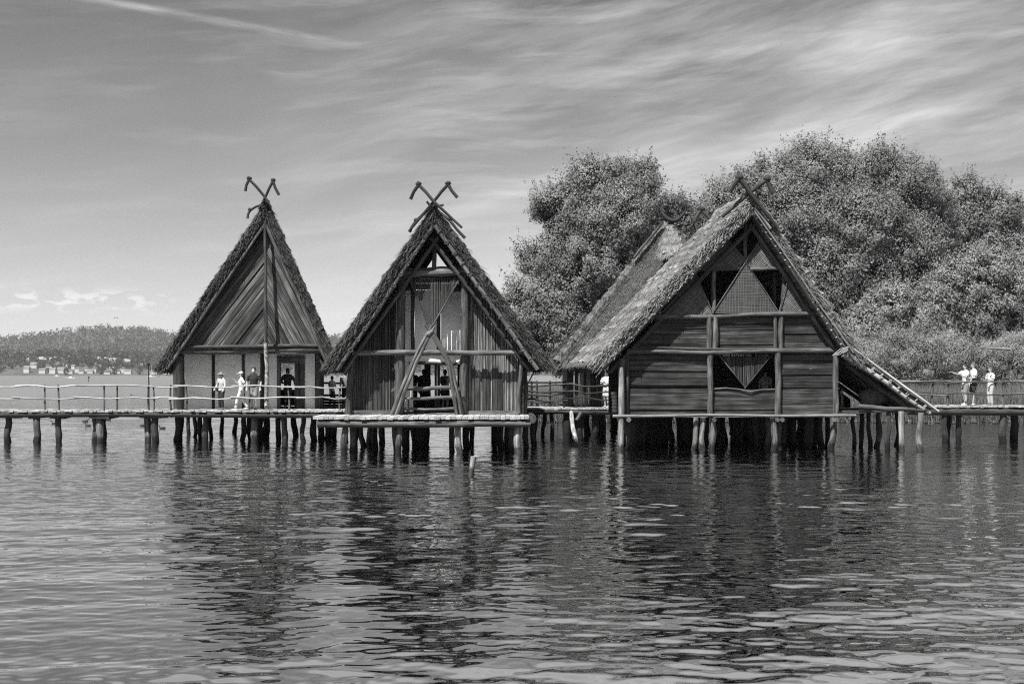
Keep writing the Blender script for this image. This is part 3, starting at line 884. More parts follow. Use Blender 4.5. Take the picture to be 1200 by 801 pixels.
    mb = MB(); planks(mb, pp([(463, 339), (541, 339), (541, 316), (463, 316)], dr), dr + .03, (1, 0), .2); mb.build('wall_boards', M['wood_black'], t)
    for x in (484, 514.5):
        mb = MB(); log(mb, W(x, 412, dr - .04), W(x, 330, dr - .04), .07); mb.build('stud', M['wood_dark'], t)
    mb = MB(); log(mb, W(460, 413.3, dr - .05), W(545, 413.3, dr - .05), .08); mb.build('rail_beam', M['wood_dark'], t)
    mb = MB(); log(mb, W(460, 336, dr - .05), W(545, 338, dr - .05), .1); mb.build('rail_beam', M['wood_dark'], t)
    mb = MB(); log(mb, W(480, 425, dr - .05), W(541, 426, dr - .05), .06); mb.build('lintel', M['wood_mid'], t)
    # inner post and open back
    mb = MB(); log(mb, W(501, 484, dr + 2.5), W(501, 424, dr + 2.5), .12); mb.build('inner_post', M['wood_black'], t)
    mb = MB(); planks(mb, pp([(509, 484), (516, 484), (516, 422), (509, 422)], dr + 1), dr + 1, (0, 1), .12); mb.build('door_leaf', M['wood_dark'], t)
    # low rails across the doorway
    for y, r in ((454, .075), (466, .055), (478.5, .05)):
        mb = MB(); log(mb, W(468, y + .5, D0 + .12), W(543, y - .3, D0 + .12), r, wob=.025); mb.build('door_rail', M['wood_mid'], t)
    for x in (473, 478):
        mb = MB(); log(mb, W(x, 485, D0 + .3), W(x + .5, 466, D0 + .3), .03); mb.build('door_post', M['wood_mid'], t)
    # floor, side walls, back wall with openings to the lake
    deck(t, W(409, 480, dw)[0], W(610, 480, dw)[0], dw - .35, dw + 7.2, DECKZ - .02, 'y', mat='floor', name='floor_planks')
    e = nrm([dx, 1, 0])
    for px in (411, 612):
        mb = MB(); p = W(px, 484, dw + .2); q = p + e * 6.6
        box(mb, (p + q) / 2 + [0, 0, 1.15], [e, np.cross([0, 0, 1], e), [0, 0, 1]], [3.3, .06, 1.15]); mb.build('side_wall', M['wood_wall'], t)
    d2 = dw + 6.7
    xl, xr = (424 - 600) * d2 / F, (600 - 600) * d2 / F
    xa, xb2 = (478 - 600) * d2 / F, (536 - 600) * d2 / F
    mb = MB()
    slab(mb, [(xl, DECKZ), (xa, DECKZ), (xa, DECKZ + 2.5), (xl, DECKZ + 2.5)], d2, .08)
    slab(mb, [(xb2, DECKZ), (xr, DECKZ), (xr, DECKZ + 2.5), (xb2, DECKZ + 2.5)], d2, .08)
    slab(mb, [(xa, DECKZ), (xb2, DECKZ), (xb2, DECKZ + .5), (xa, DECKZ + .5)], d2 + .01, .08)
    mb.build('back_wall', M['wood_wall'], t)
    # attic floor keeps the upper room dark
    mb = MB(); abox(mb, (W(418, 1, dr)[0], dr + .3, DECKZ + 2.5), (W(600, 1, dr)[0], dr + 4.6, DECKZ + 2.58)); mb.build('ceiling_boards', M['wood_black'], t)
    # horns
    c = W(508, 236, dv - .28)
    horn(t, c + [0, -.06, 0], W(490.5, 216.5, dv - .35), W(481, 233.5, dv - .35), W(541.5, 267, dv - .15), .058)
    horn(t, c + [0, .08, 0], W(525, 216, dv - .28), W(536, 231.5, dv - .28), W(479, 271, dv - .05), .058)
    d3 = dv + 2.8
    c2 = W(506, 243, d3)
    horn(t, c2, W(487.5, 259, d3), W(480, 272, d3), W(520, 240, d3), .055)
    horn(t, c2 + [0, .1, 0], W(527, 258, d3), W(545, 279, d3), W(500, 236, d3), .055)
    # front platform
    yp = 51.0
    zp = EYE - (487.5 - HOR) * yp / F
    x0, x1 = (368 - 600) * yp / F, (620 - 600) * yp / F
    deck(t, x0, x1, yp - .35, dw - .1, zp, 'x', .10, .19, 'wood_light', 'platform_planks')
    mb = MB(); log(mb, (x0 + .15, yp - .2, zp - .26), (x1 + .05, yp - .2, zp - .26), .135, .125, wob=.03, n=10); mb.build('platform_beam', M['wood_mid'], t)
    mb = MB(); log(mb, (x1 + .1, yp + .3, zp - .1), (x1 + .1, dw + 1, zp - .1), .16, wob=.02, n=10); mb.build('platform_beam', M['wood_mid'], t)
    mb = MB(); log(mb, (x0 + .1, dw - .4, zp - .22), (x1, dw - .4, zp - .22), .12, n=9); mb.build('platform_beam', M['wood_dark'], t)
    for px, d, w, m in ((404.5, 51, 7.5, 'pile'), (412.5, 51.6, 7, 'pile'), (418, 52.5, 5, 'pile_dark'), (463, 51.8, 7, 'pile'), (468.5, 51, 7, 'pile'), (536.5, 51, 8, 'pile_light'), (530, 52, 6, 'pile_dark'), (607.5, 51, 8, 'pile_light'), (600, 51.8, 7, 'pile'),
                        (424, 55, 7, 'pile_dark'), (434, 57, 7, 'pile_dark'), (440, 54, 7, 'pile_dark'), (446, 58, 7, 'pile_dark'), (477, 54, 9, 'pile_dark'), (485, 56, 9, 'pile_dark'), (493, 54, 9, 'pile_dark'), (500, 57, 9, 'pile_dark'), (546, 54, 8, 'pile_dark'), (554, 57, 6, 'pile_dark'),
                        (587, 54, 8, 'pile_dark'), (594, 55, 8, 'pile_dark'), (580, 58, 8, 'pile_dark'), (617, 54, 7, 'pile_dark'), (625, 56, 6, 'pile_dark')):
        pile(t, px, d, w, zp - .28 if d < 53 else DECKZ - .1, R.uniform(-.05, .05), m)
    return t


# ================================================================== RIGHT HOUSE (dark boarded gable with mats and lean-to)
def house_right():
    dv, dw, dep, dx = 52.1, 52.68, 5.4, -.10
    t = thing('pile_house', W(860, 528, 53) * [1, 1, 0], 'broad dark boarded pile dwelling with woven mat triangles in the gable and a lean-to', 'stilt house', 'thatched pile dwellings')
    ap, eL, eR = W(882, 252, dv), W(704, 436, dv), W(1001, 426, dv)
    gable_roof(t, M['thatch'], ap, eL, eR, dep, dx, .53, 17, 420, steps=(.965, .72))
    for a, b in (((880.5, 251), (706, 432)), ((883.5, 251), (990, 411))):
        beam(t, W(*a, dv - .03), W(*b, dv - .03), .075, 'wood_dark', 'verge_pole')
        sx = 4 if b[0] < 800 else -4
        beam(t, W(a[0] + sx, a[1] + 12, dv + .5), W(b[0] + 2 * sx, b[1] + 4, dv + .5), .08, 'wood_mid' if sx < 0 else 'wood_dark', 'rafter')
        n = 19
        for k in range(n):
            f = (k + .7) / (n + .5)
            mb = MB(); c = W(a[0] + (b[0] - a[0]) * f, a[1] - 1 + (b[1] - a[1]) * f, dv - .1)
            blob(mb, c, (.042, .03, .034), 7, 5, noise=.25)
            mb.build('peg', M['rope'], t)
    # boards over the thatch edge on the right slope
    mb = MB(); log(mb, W(884.5, 243, dv - .12), W(903, 268, dv - .1), .05, .06); log(mb, W(884, 247, dv - .2), W(1000, 413, dv - .12), .026, .03, wob=.02); mb.build('verge_batten', M['wood_pale'], t)
    z = lambda y: EYE - (y - HOR) * dw / F
    # gable mats
    for name, poly, m in (('woven_mat', [(852, 279), (874, 305), (866, 314.5), (819, 314.5)], 'mat'), ('woven_mat', [(896, 273), (921, 313.5), (881, 314.5), (873, 305)], 'mat'),
                          ('woven_mat', [(873, 306), (913, 366.5), (835, 367)], 'mat_straight'), ('woven_mat', [(770, 371), (815, 321), (836, 366), (836, 371)], 'mat'), ('woven_mat', [(926, 319), (959, 368), (912, 369)], 'mat')):
        mb = MB(); slab(mb, pp(poly, dw), dw + (.0 if m == 'mat' else -.05), .05, (1, 0)); mb.build(name, M[m], t)
    mb = MB()
    for a, b in (((851, 278), (875, 306)), ((897, 271), (835, 367)), ((873, 305), (914, 368)), ((815, 320), (836, 367)), ((926, 318), (912, 369))):
        log(mb, W(*a, dw - .08), W(*b, dw - .08), .018, wob=.01)
    mb.build('mat_rod', M['wood_mid'], t)
    mb = MB(); log(mb, W(815, 316, dw - .04), W(868, 315, dw - .04), .06); mb.build('gable_beam', M['wood_mid'], t)
    mb = MB(); log(mb, W(879, 315.5, dw - .04), W(924, 315, dw - .04), .06); mb.build('gable_beam', M['wood_mid'], t)
    for x, y0, y1, r in ((874, 305, 250, .075), (837, 366, 316, .085), (918.5, 366, 316, .085), (907, 366, 316, .07)):
        mb = MB(); dd = dw + (.12 if x != 907 else .8); log(mb, W(x, y0, dd), W(x, y1, dd), r, wob=.03); mb.build('gable_post', M['wood_mid'], t)
    # big horizontal rails
    for (x0, y0), (x1, y1), r, m in (((764, 371.5), (966, 367.5), .085, 'wood_mid'), ((735, 411.5), (986, 411), .085, 'wood_mid'), ((742, 408), (984, 408), .05, 'wood_dark')):
        mb = MB(); log(mb, W(x0, y0, dw - .14), W(x1, y1, dw - .14), r, wob=.04, n=9); mb.build('wall_rail', M[m], t)
    # posts
    for x, yb_, yt, w, m in ((729, 487, 420, 8, 'wood_mid'), (734.5, 487, 415, 5, 'wood_dark'), (832, 487, 412, 7, 'wood_mid'), (911.5, 487, 412, 7.5, 'wood_mid'), (979.5, 486, 414, 7, 'wood_mid'),
                             (831, 410, 371, 6, 'wood_mid'), (838, 410, 371, 6.5, 'wood_mid'), (908.5, 410, 370, 5, 'wood_mid'), (915.5, 410, 370, 6, 'wood_mid')):
        mb = MB(); log(mb, W(x, yb_, dw - .10), W(x, yt, dw - .10), w * dw / F / 2, wob=.02, n=8); mb.build('wall_post', M[m], t)
    # boards
    def boards(poly, w, mat='wood_wall', dd=0):
        mb = MB(); planks(mb, pp(poly, dw + dd), dw + dd, (1, R.uniform(-.01, .01)), w, jit=.03, gap=.02); mb.build('wall_boards', M[mat], t)
    boards([(740, 408), (829, 408), (829, 373), (772, 373)], .25)
    boards([(841, 408), (907, 408), (907, 372), (841, 372)], .27)
    boards([(918, 408), (980, 408), (959, 371), (918, 371)], .26)
    boards([(737, 453.5), (829, 453.5), (829, 414), (737, 414)], .23)
    boards([(737, 486), (829, 486), (829, 455), (737, 455)], .55, dd=-.03)
    boards([(835.5, 486), (908, 486), (908, 456), (835.5, 456)], 1.0, dd=-.03)
    boards([(915.5, 454), (976, 454), (976, 414), (915.5, 414)], .30)
    boards([(915.5, 486), (976, 486), (976, 455.5), (915.5, 455.5)], .55, dd=-.03)
    mb = MB(); log(mb, W(836, 455.5, dw - .06), W(908, 456, dw - .06), .03, wob=.05, n=7); mb.build('window_sill', M['wood_mid'], t)
    # window mat
    dm = dw + .03
    mb = MB(); reeds(mb, pp([(843, 415), (905, 415), (873, 453)], dm), dm, .05, .022, .015); mb.build('window_mat', M['reed_dark'], t)
    for a, b in (((841.5, 414), (874, 455)), ((906, 414), (872.5, 455))):
        beam(t, W(*a, dm - .09), W(*b, dm - .09), .02, 'wood_mid', 'mat_rod', .01)
    # dark room behind: side walls, back wall, inner ceiling
    e = np.array([0.0, 1.0, 0.0])
    for px in (735, 979):
        mb = MB(); p = W(px, 486, dw + .15); q = p + e * (dep - 1.6)
        zt = W(px, 416, dw)[2] - DECKZ
        box(mb, (p + q) / 2 + [0, 0, zt / 2], [e, np.cross([0, 0, 1], e), [0, 0, 1]], [(dep - 1.6) / 2, .06, zt / 2]); mb.build('side_wall', M['wood_wall'], t)
    d2 = dw + dep - 1.3; sh = dx * (dep - 1.3)
    mb = MB()
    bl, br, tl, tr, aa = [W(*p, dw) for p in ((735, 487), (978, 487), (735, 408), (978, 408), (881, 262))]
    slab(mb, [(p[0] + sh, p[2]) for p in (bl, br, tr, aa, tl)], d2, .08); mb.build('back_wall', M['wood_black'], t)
    deck(t, W(728, 1, dw)[0], W(984, 1, dw)[0], dw - .1, d2, DECKZ - .03, 'y', mat='floor', name='floor_planks')
    # ledge pole along the front
    dl = dw - .45
    mb = MB(); log(mb, W(718, 487.5, dl), W(1003, 486.5, dl), .06, .055, wob=.02, n=9); mb.build('ledge_pole', M['wood_pale'], t)
    for x in (737, 837, 911, 917, 978):
        mb = MB(); log(mb, W(x, 491.5, dl - .22), W(x, 491.5, dw + 3) * [1, 0, 1] + [0, dw + 3, 0], .085, n=9); mb.build('floor_joist', M['wood_mid'], t)
    # front piles
    mb = MB(); x = W(728, 500, dl + .05)
    log(mb, (x[0] + .02, dl + .1, -.8), (x[0], dl + .1, W(728, 430, dl)[2]), .12, .10, wob=.03, n=9); mb.build('corner_pile', M['pile_light'], t)
    for px, d, w, lean, m in ((736, 53, 7, 0, 'pile_dark'), (815.5, 52.5, 6.5, -.1, 'pile'), (824, 52.4, 6.5, -.05, 'pile'), (835, 52.4, 6.5, 0, 'pile'), (906.5, 52.4, 8, -.03, 'pile'), (914, 53.3, 6, .03, 'pile'), (899, 53.5, 7, 0, 'pile'), (976, 52.6, 8, -.03, 'pile'), (886, 54, 8, 0, 'pile_dark')):
        pile(t, px, d, w, DECKZ - .12, lean, m)
    # the dark forest of piles under the floor
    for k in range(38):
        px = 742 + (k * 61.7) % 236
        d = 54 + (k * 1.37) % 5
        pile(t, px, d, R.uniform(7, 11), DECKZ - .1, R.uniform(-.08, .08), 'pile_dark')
    # lean-to on the right: boarded slope on rafters
    n_ = 6
    top, bot = (988, 413), (1084, 482)
    mb = MB()
    a0, b0 = W(top[0] + 4, top[1] - 4, dv + .35), W(1093, 478, dv + .35)
    for k in range(24):
        f0 = k / 24
        p = a0 + (b0 - a0) * (f0 + .02)
        q = p + np.array([dx * 5.6, 5.6, 0])
        sd = nrm(b0 - a0)
        e2 = nrm(q - p)
        box(mb, (p + q) / 2 + [0, 0, R.uniform(-.01, .01)], [e2, sd, np.cross(e2, sd)], [2.8, .085, .02], grain=0)
    mb.build('lean_to_roof', M['wood_mid'], t)
    for k in range(n_):
        dd = dv + .12 + k * 1.05
        sh = np.array([dx * (k * 1.05), 0, 0])
        a, b = W(*top, dv + .12), W(bot[0] + (6 if k == 0 else 0), bot[1], dv + .12)
        a = a + sh + [0, k * 1.05, -.06]; b = b + sh + [0, k * 1.05, -.06]
        mb = MB(); log(mb, a, b, .105, .08, wob=.03, n=9); mb.build('lean_to_rafter', M['wood_light'] if k == 0 else M['wood_mid'], t)
    mb = MB(); log(mb, W(997, 406, dv - .05), W(1100, 482, dv - .05), .04, .05, wob=.02); mb.build('lean_to_batten', M['wood_light'], t)
    mb = MB()
    for k in range(9):
        f = (k + .8) / 9.4
        lashing(mb, W(994 + 96 * f, 412 + 68 * f, dv), .075)
    mb.build('lean_to_lashing', M['rope'], t)
    mb = MB(); lashing(mb, W(984, 412, dv - .1), .17); lashing(mb, W(990, 410, dv - .1), .15); lashing(mb, W(979, 414, dv - .1), .12); mb.build('corner_lashing', M['rope'], t)
    # lean-to floor beam, floor and posts
    mb = MB(); log(mb, W(1006, 476, dv + .6), W(1088, 481, dv + .1), .09, .08); mb.build('lean_to_beam', M['wood_mid'], t)
    xl, xr = W(983, 1, dw)[0], W(1080, 1, dw)[0]
    zf = DECKZ + .12
    deck(t, xl, W(1062, 1, dw)[0], dw + .1, dw + 5, zf, 'y', mat='wood_dark', name='lean_to_floor')
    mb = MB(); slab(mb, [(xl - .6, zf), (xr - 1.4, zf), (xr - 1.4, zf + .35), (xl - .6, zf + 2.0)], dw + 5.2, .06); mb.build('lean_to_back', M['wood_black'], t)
    for px, d, w, lean, zt, m in ((1056, 51.9, 7, .12, 1.45, 'pile_light'), (1079.5, 51.8, 7.5, -.08, 1.40, 'pile_light'), (1000, 54.5, 5, 0, 1.3, 'pile_dark'), (1010, 54.8, 5.5, 0, 1.3, 'pile_dark'), (1018, 54.5, 5.5, -.02, 1.4, 'pile_dark'),
                                  (1029, 54.4, 7, -.06, 1.4, 'pile'), (1041, 52.6, 6, 0, 1.4, 'pile_dark'), (1051, 55.5, 5.5, 0, 1.4, 'pile_dark')):
        pile(t, px, d, w, zt, lean, m, name='lean_to_post')
    # horns, the tail poles lie on the thatch
    c = W(878.5, 226, dv - .25)
    horn(t, c + [0, -.06, 0], W(866, 209, dv - .35), W(855, 225, dv - .35), W(912, 268, dv - .2), .085)
    horn(t, c + [0, .08, 0], W(899, 210.5, dv - .28), W(907, 227, dv - .28), W(846, 254, dv + .3), .085)
    d3 = dv + dep - .4
    o = lambda px, py: W(px, py, d3)
    horn(t, o(834, 259), o(821.5, 246), o(813.5, 260), o(842, 266), .075)
    horn(t, o(834, 259.5) + [0, .1, 0], o(845, 248), o(851, 258), o(812, 283), .075)
    return t


# ================================================================== HOUSE BEHIND (hipped pale thatch)
def house_behind():
    d0 = 63.5
    t = thing('pile_house', W(760, 500, 66) * [1, 1, 0], 'pile dwelling with pale hipped thatch, partly hidden behind the broad dark house', 'stilt house', 'thatched pile dwellings')
    A = W(782, 275, 66.5); A2 = A + np.array([.5, 3.5, 0])
    B, C = W(657, 433, d0), W(905, 433, d0)
    B2, C2 = B + np.array([-.3, 9.5, 0]), C + np.array([.5, 9.5, 0])
    Ar = A + np.array([.35, 0, 0])
    th = .45
    mb = MB(); thatch_face(mb, A, Ar, C, B, th, 22, nu=60, rough=.014, strand=520, top_lift=.98); mb.build('hip_thatch', M['thatch_grey'], t)
    mb = MB(); thatch_face(mb, A, A2, B2, B, th, 22, nu=40, rough=.014, strand=400, top_lift=.98); mb.build('roof', M['thatch_grey'], t)
    mb = MB(); thatch_face(mb, Ar, A2 + [.35, 0, 0], C2, C, th, 18, nu=12, strand=30); mb.build('roof', M['thatch_grey'], t)
    mb = MB(); thatch_face(mb, A2, A2 + [.35, 0, 0], C2, B2, th, 12, nu=12, strand=20); mb.build('hip_thatch', M['thatch_grey'], t)
    k = 60
    for E, sx_ in ((B, -1), (C, 1)):
        mb = MB()
        q_ = [A + (E - A) * f + np.array([sx_ * .14 + R.uniform(-.03, .03), R.uniform(-.03, .03), th * .72 + R.uniform(-.04, .04)]) for f in np.linspace(-.02, 1.0, k)]
        tube(mb, q_, [.25 * R.uniform(.75, 1.15) for _ in range(k)], 9, 0, False)
        n_ = 2600
        dn_ = nrm(E - A)
        f_ = N.random(n_)[:, None]
        o_ = N.normal(0, 1, (n_, 3)); o_ /= np.linalg.norm(o_, axis=1)[:, None]
        p_ = A + (E - A) * f_ + np.array([sx_ * .14, 0, th * .72]) + o_ * .24
        d_ = dn_ + N.normal(0, .3, (n_, 3)) + np.array([0, -.3, 0]); d_ /= np.linalg.norm(d_, axis=1)[:, None]
        w_ = np.cross(d_, o_) * .014; l_ = N.uniform(.15, .4, (n_, 1))
        V_ = np.stack([p_ - w_, p_ + w_, p_ + d_ * l_ + w_ * .4, p_ + d_ * l_ - w_ * .4], 1).reshape(-1, 3)
        mb.add(V_, np.arange(4 * n_).reshape(-1, 4), V_, np.repeat(N.random(n_), 4))
        mb.build('hip_roll', M['thatch_grey'], t)
    # straw gablet wrapped round the ridge end
    T = A + np.array([.1, -.35, .62])
    mb = MB()
    thatch_face(mb, W(783, 267, 65.6), W(787, 267, 65.6), W(806, 299, 64.7), W(771, 301, 64.7), .16, 4, nu=10, rough=.03, strand=900)
    mb.build('straw_gablet', M['straw_cap'], t)
    mb = MB(); blob(mb, T + np.array([-.02, -1.0, -1.65]), (.2, .1, .16), 10, 6); mb.build('smoke_hole', M['black'], t)  # solid black blob that paints the shade inside the hole
    beam(t, A + [-.25, -.45, .55], A + (B - A) * .26 + np.array([-.35, -.45, .45]), .07, 'wood_dark', 'ridge_rod')
    beam(t, W(800, 291, 64), W(815, 279, 64.4), .05, 'wood_mid', 'ridge_rod')
    # crescent ornament like cattle horns
    mb = MB()
    c = A + np.array([.25, -.2, .75])
    pts = [c + np.array([s * .62, 0, .55 * s * s - .12]) for s in np.linspace(-1, 1, 11)]
    tube(mb, pts, [.03, .06, .08, .1, .11, .12, .11, .1, .08, .06, .03], 8)
    mb.build('ridge_crescent', M['wood_dark'], t)
    # walls
    dw = 64.6
    zt = W(690, 428, d0)[2] + .35
    xl, xr = (667 - 600) * dw / F, (896 - 600) * dw / F
    mb = MB(); planks(mb, [(xl, DECKZ), (xr, DECKZ), (xr, zt), (xl, zt)], dw, (0, 1), .24, gap=.03, jit=.03); mb.build('wall', M['wood_light'], t)
    for px, w in ((668, 8), (676, 4), (685, 3), (695, 7), (702, 4), (718, 8)):
        mb = MB(); x = (px - 600) * (dw - .2) / F; log(mb, (x, dw - .2, DECKZ + .55 if px in (685, 676) else DECKZ), (x, dw - .2, zt), w * dw / F / 2, wob=.02, n=8); mb.build('wall_post', M['wood_dark'], t)
    for x in (xl, xr):
        mb = MB(); abox(mb, (x - .06, dw + .05, DECKZ), (x + .06, dw + 7, zt)); mb.build('side_wall', M['wood_wall'], t)
    deck(t, xl - .4, xr + .4, dw - .3, dw + 7, DECKZ - .02, 'y', mat='wood_mid', name='floor_planks')
    for k in range(14):
        pile(t, 672 + k * 15.5, 65 + (k * 1.7) % 6, 8, DECKZ - .1, R.uniform(-.05, .05), 'pile_dark')


house_left()
house_middle()
house_right()
house_behind()
walkways()

# small separate things on and near the decks
t = thing('mooring_pole', W(553, 556, 4668 / 118.0) * [1, 1, 0], 'short broken pole leaning out of the water in front of the middle house', 'pole')
dd = 4668 / (557 - HOR)
mb = MB(); a = W(551.5, 562, dd); b = W(555, 534.5, dd)
tube(mb, [a, a + (b - a) * .5 + [-.01, 0, 0], b], [.075, .07, .085], 9); tube(mb, [b + [-.05, 0, -.05], b + [.1, .02, -.015]], [.05, .055], 7)
mb.build('shaft', M['pile_light'], t)

t = thing('flag_pole', W(174.5, 480, 58.9), 'thin dark upright pole with a knob top beside the left walkway railing', 'pole')
mb = MB(); log(mb, W(174.5, 480, 58.9), W(174, 428, 58.9), .03, .024, wob=.01); mb.build('shaft', M['wood_black'], t)
mb = MB(); blob(mb, W(174, 426, 58.9), (.065, .06, .085), 9, 7); mb.build('knob', M['wood_black'], t)

# big clay pot lying under the lean-to
t = thing('clay_vessel', W(1020, 474, 53.6), 'big rounded dark vessel lying on the floor under the sloping lean-to', 'vessel')
mb = MB()
prof = [(.02, -.40), (.26, -.38), (.36, -.2), (.38, 0), (.37, .25), (.34, .42), (.31, .42), (.30, .2)]
c = W(1022, 465, 54.0)
tube(mb, [c + np.array([q * 1.15, 0, q * .28]) for _, q in prof], [p * .95 for p, _ in prof], 16, smooth=True)
mb.build('bowl', M['clay'], t)
t = thing('firewood_bundle', W(986, 478, 53.2), 'small stack of pale split logs against the lean-to wall post', 'firewood')
mb = MB()
for k in range(7):
    p = W(986.5 + R.uniform(-1, 1.5), 457 + k * 3.4, 53.05)
    log(mb, p, p + [R.uniform(-.05, .1), .6, 0], .055, seg=2, n=7)
mb.build('split_log', M['wood_mid'], t)
t = thing('stone_pile', W(719, 484, 53.6), 'narrow pale stack of stones and boards beside the woman at the broad house', 'stone pile')
mb = MB()
for k in range(6): blob(mb, W(719.5 + R.uniform(-.5, 1.2), 481 - k * 4, 53.2), (.12, .12, .08), 9, 6, noise=.1)
mb.build('stones', M['stone'], t)


# ------------------------------------------------------------------ people
def remesh(mb, vox, name, mat, parent, smooth_it=2):
    me = bpy.data.meshes.new('tmp')
    V = np.concatenate(mb.v)
    fs = [tuple(int(i) for i in q) for a in mb.f for q in a]
    me.from_pydata([tuple(v) for v in V], [], fs)
    o = bpy.data.objects.new('tmp', me); COL.objects.link(o)
    m = o.modifiers.new('r', 'REMESH'); m.mode = 'VOXEL'; m.voxel_size = vox; m.use_smooth_shade = True
    s = o.modifiers.new('s', 'SMOOTH'); s.iterations = smooth_it; s.factor = .5
    dg = bpy.context.evaluated_depsgraph_get()
    ev = o.evaluated_get(dg)
    out = bpy.data.meshes.new_from_object(ev)
    bpy.data.objects.remove(o); bpy.data.meshes.remove(me)
    out.name = name
    off = Vector(parent.location)
    out.transform(Matrix.Translation(-off))
    out.materials.clear(); out.materials.append(mat)
    q = bpy.data.objects.new(name, out); COL.objects.link(q); q.parent = parent
    return q


GOLD = 'hair_dark'


def person(feet, h, ang, label, shirt='white_cloth', legs='dark_cloth', leg_kind='long', hair='hair_dark', long_hair=False, hat=None, mask=False,
           stride=0.0, armL=None, armR=None, sleeve='short', bag=None, group=None, bend=0.0, dress=False):
    """armL/armR: (elbow, wrist) offsets from the shoulder in (side-out, forward, up) fractions of the height"""
    feet = np.asarray(feet, float)
    a = math.radians(ang)
    f = np.array([math.sin(a), -math.cos(a), 0]); l = np.array([math.cos(a), math.sin(a), 0]); u = np.array([0, 0, 1.0])
    t = thing('person', feet, label, 'person', group)

    def P(s, fw, up): return feet + l * s * h + f * fw * h + u * up * h
    hipL, hipR = P(.05, 0, .51), P(-.05, 0, .51)
    legsj = {}
    for sg, hp, st in ((1, hipL, stride), (-1, hipR, -stride)):
        fo = P(.055 * sg, st, .042 + (.02 if st < 0 else 0))
        kn = (hp + fo) / 2 + f * h * (.03 + .02 * (st < 0)) + u * .005
        legsj[sg] = (hp, kn, fo)
    sh = {s: P(.112 * s, bend, .805) for s in (1, -1)}
    arm = {}
    dfl = ((.03, -.01, -.17), (.025, .04, -.315))
    for s, q in ((1, armL or dfl), (-1, armR or dfl)):
        arm[s] = [sh[s]] + [sh[s] + l * s * o[0] * h + f * o[1] * h + u * o[2] * h for o in q]
    hd = P(0, bend + .012, .932)
    # body
    b = MB()
    for s in (1, -1):
        hp, kn, fo = legsj[s]
        tube(b, [hp, (hp + kn) / 2, kn, kn * .6 + fo * .4 - f * .012 * h, fo, fo - u * .02 * h], np.array([.052, .045, .032, .034, .021, .023]) * h, 9)
        tube(b, [fo - f * .025 * h - u * .02 * h, fo + f * .045 * h - u * .026 * h, fo + f * .10 * h - u * .033 * h], np.array([.022, .025, .016]) * h, 8, side=l, ry=np.array([.02, .017, .008]) * h)
        A, E, Wr = arm[s]
        tube(b, [A, (A + E) / 2, E, (E + Wr) / 2, Wr], np.array([.031, .027, .022, .022, .015]) * h, 8)
        d = nrm(Wr - E); pn = nrm(np.cross(d, l * s + .01)); sd = nrm(np.cross(pn, d))
        pc = Wr + d * .026 * h
        tube(b, [Wr - d * .005 * h, pc, Wr + d * .05 * h], np.array([.016, .023, .021]) * h, 8, side=sd, ry=np.array([.011, .011, .009]) * h)
        for q, ln in zip((-.0165, -.0055, .0055, .0165), (.036, .044, .041, .032)):
            s0 = Wr + d * .045 * h + sd * q * h
            s1 = s0 + d * ln * .5 * h + pn * .003 * h
            tube(b, [s0, s1, s1 + d * ln * .42 * h + pn * .01 * h], np.array([.0058, .0055, .0045]) * h, 5)
        tube(b, [Wr + d * .012 * h + sd * .015 * h, Wr + d * .03 * h + sd * .032 * h, Wr + d * .05 * h + sd * .036 * h + pn * .006 * h], np.array([.008, .0065, .005]) * h, 5)
    spine = [P(0, 0, .47), P(0, -.002, .54), P(0, bend * .3, .61), P(0, bend * .7 + .005, .72), P(0, bend, .79), P(0, bend, .825)]
    tube(b, spine, np.array([.085, .09, .078, .095, .10, .05]) * h, 12, side=l, ry=np.array([.06, .062, .053, .064, .05, .035]) * h)
    tube(b, [P(0, bend, .80), P(0, bend + .006, .845), P(0, bend + .012, .89)], np.array([.036, .032, .033]) * h, 9)
    tube(b, [sh[-1], P(0, bend, .812), sh[1]], np.array([.033, .038, .033]) * h, 8)
    blob(b, hd, np.array([.043, .052, .066]) * h, 14, 12, ax=[l, f, u])
    blob(b, hd + f * .022 * h - u * .04 * h, np.array([.028, .026, .024]) * h, 10, 8, ax=[l, f, u])
    tube(b, [hd + f * .05 * h + u * .006 * h, hd + f * .062 * h - u * .012 * h], np.array([.006, .0085]) * h, 6)
    for s in (1, -1): blob(b, hd + l * s * .044 * h - u * .004 * h, np.array([.007, .012, .017]) * h, 7, 6, ax=[l, f, u])
    remesh(b, .0065 * h, 'body', M['skin'], t)
    for s in (1, -1):
        e = MB(); blob(e, hd + l * s * .018 * h + f * .047 * h + u * .004 * h, .007 * h, 7, 6); e.build('eye', M['hair_dark'], t)
    e = MB(); tube(e, [hd + l * q * .016 * h + f * (.050 - .004 * abs(q)) * h - u * .034 * h for q in (-1, 0, 1)], .0035 * h, 5); e.build('mouth', M['hair_mid'], t)
    # clothes
    c = MB()
    g = .011 * h
    tube(c, [P(0, 0, .50), P(0, bend * .3, .60), P(0, bend * .7 + .005, .72), P(0, bend, .79), P(0, bend, .835)], np.array([.10, .092, .106, .104, .05]) * h, 14, side=l, ry=np.array([.078, .068, .076, .06, .042]) * h)
    tube(c, [sh[-1] + l * .01 * h, P(0, bend, .815), sh[1] - l * .01 * h], np.array([.043, .046, .043]) * h, 8)
    for s in (1, -1):
        A, E, Wr = arm[s]
        if sleeve == 'long': tube(c, [A, (A + E) / 2, E, (E + Wr) / 2, Wr], np.array([.044, .038, .034, .031, .025]) * h, 9)
        elif sleeve == 'short': tube(c, [A, A + (E - A) * .75], np.array([.045, .041]) * h, 9)
    remesh(c, .010 * h, 'shirt', M[shirt], t)
    c = MB()
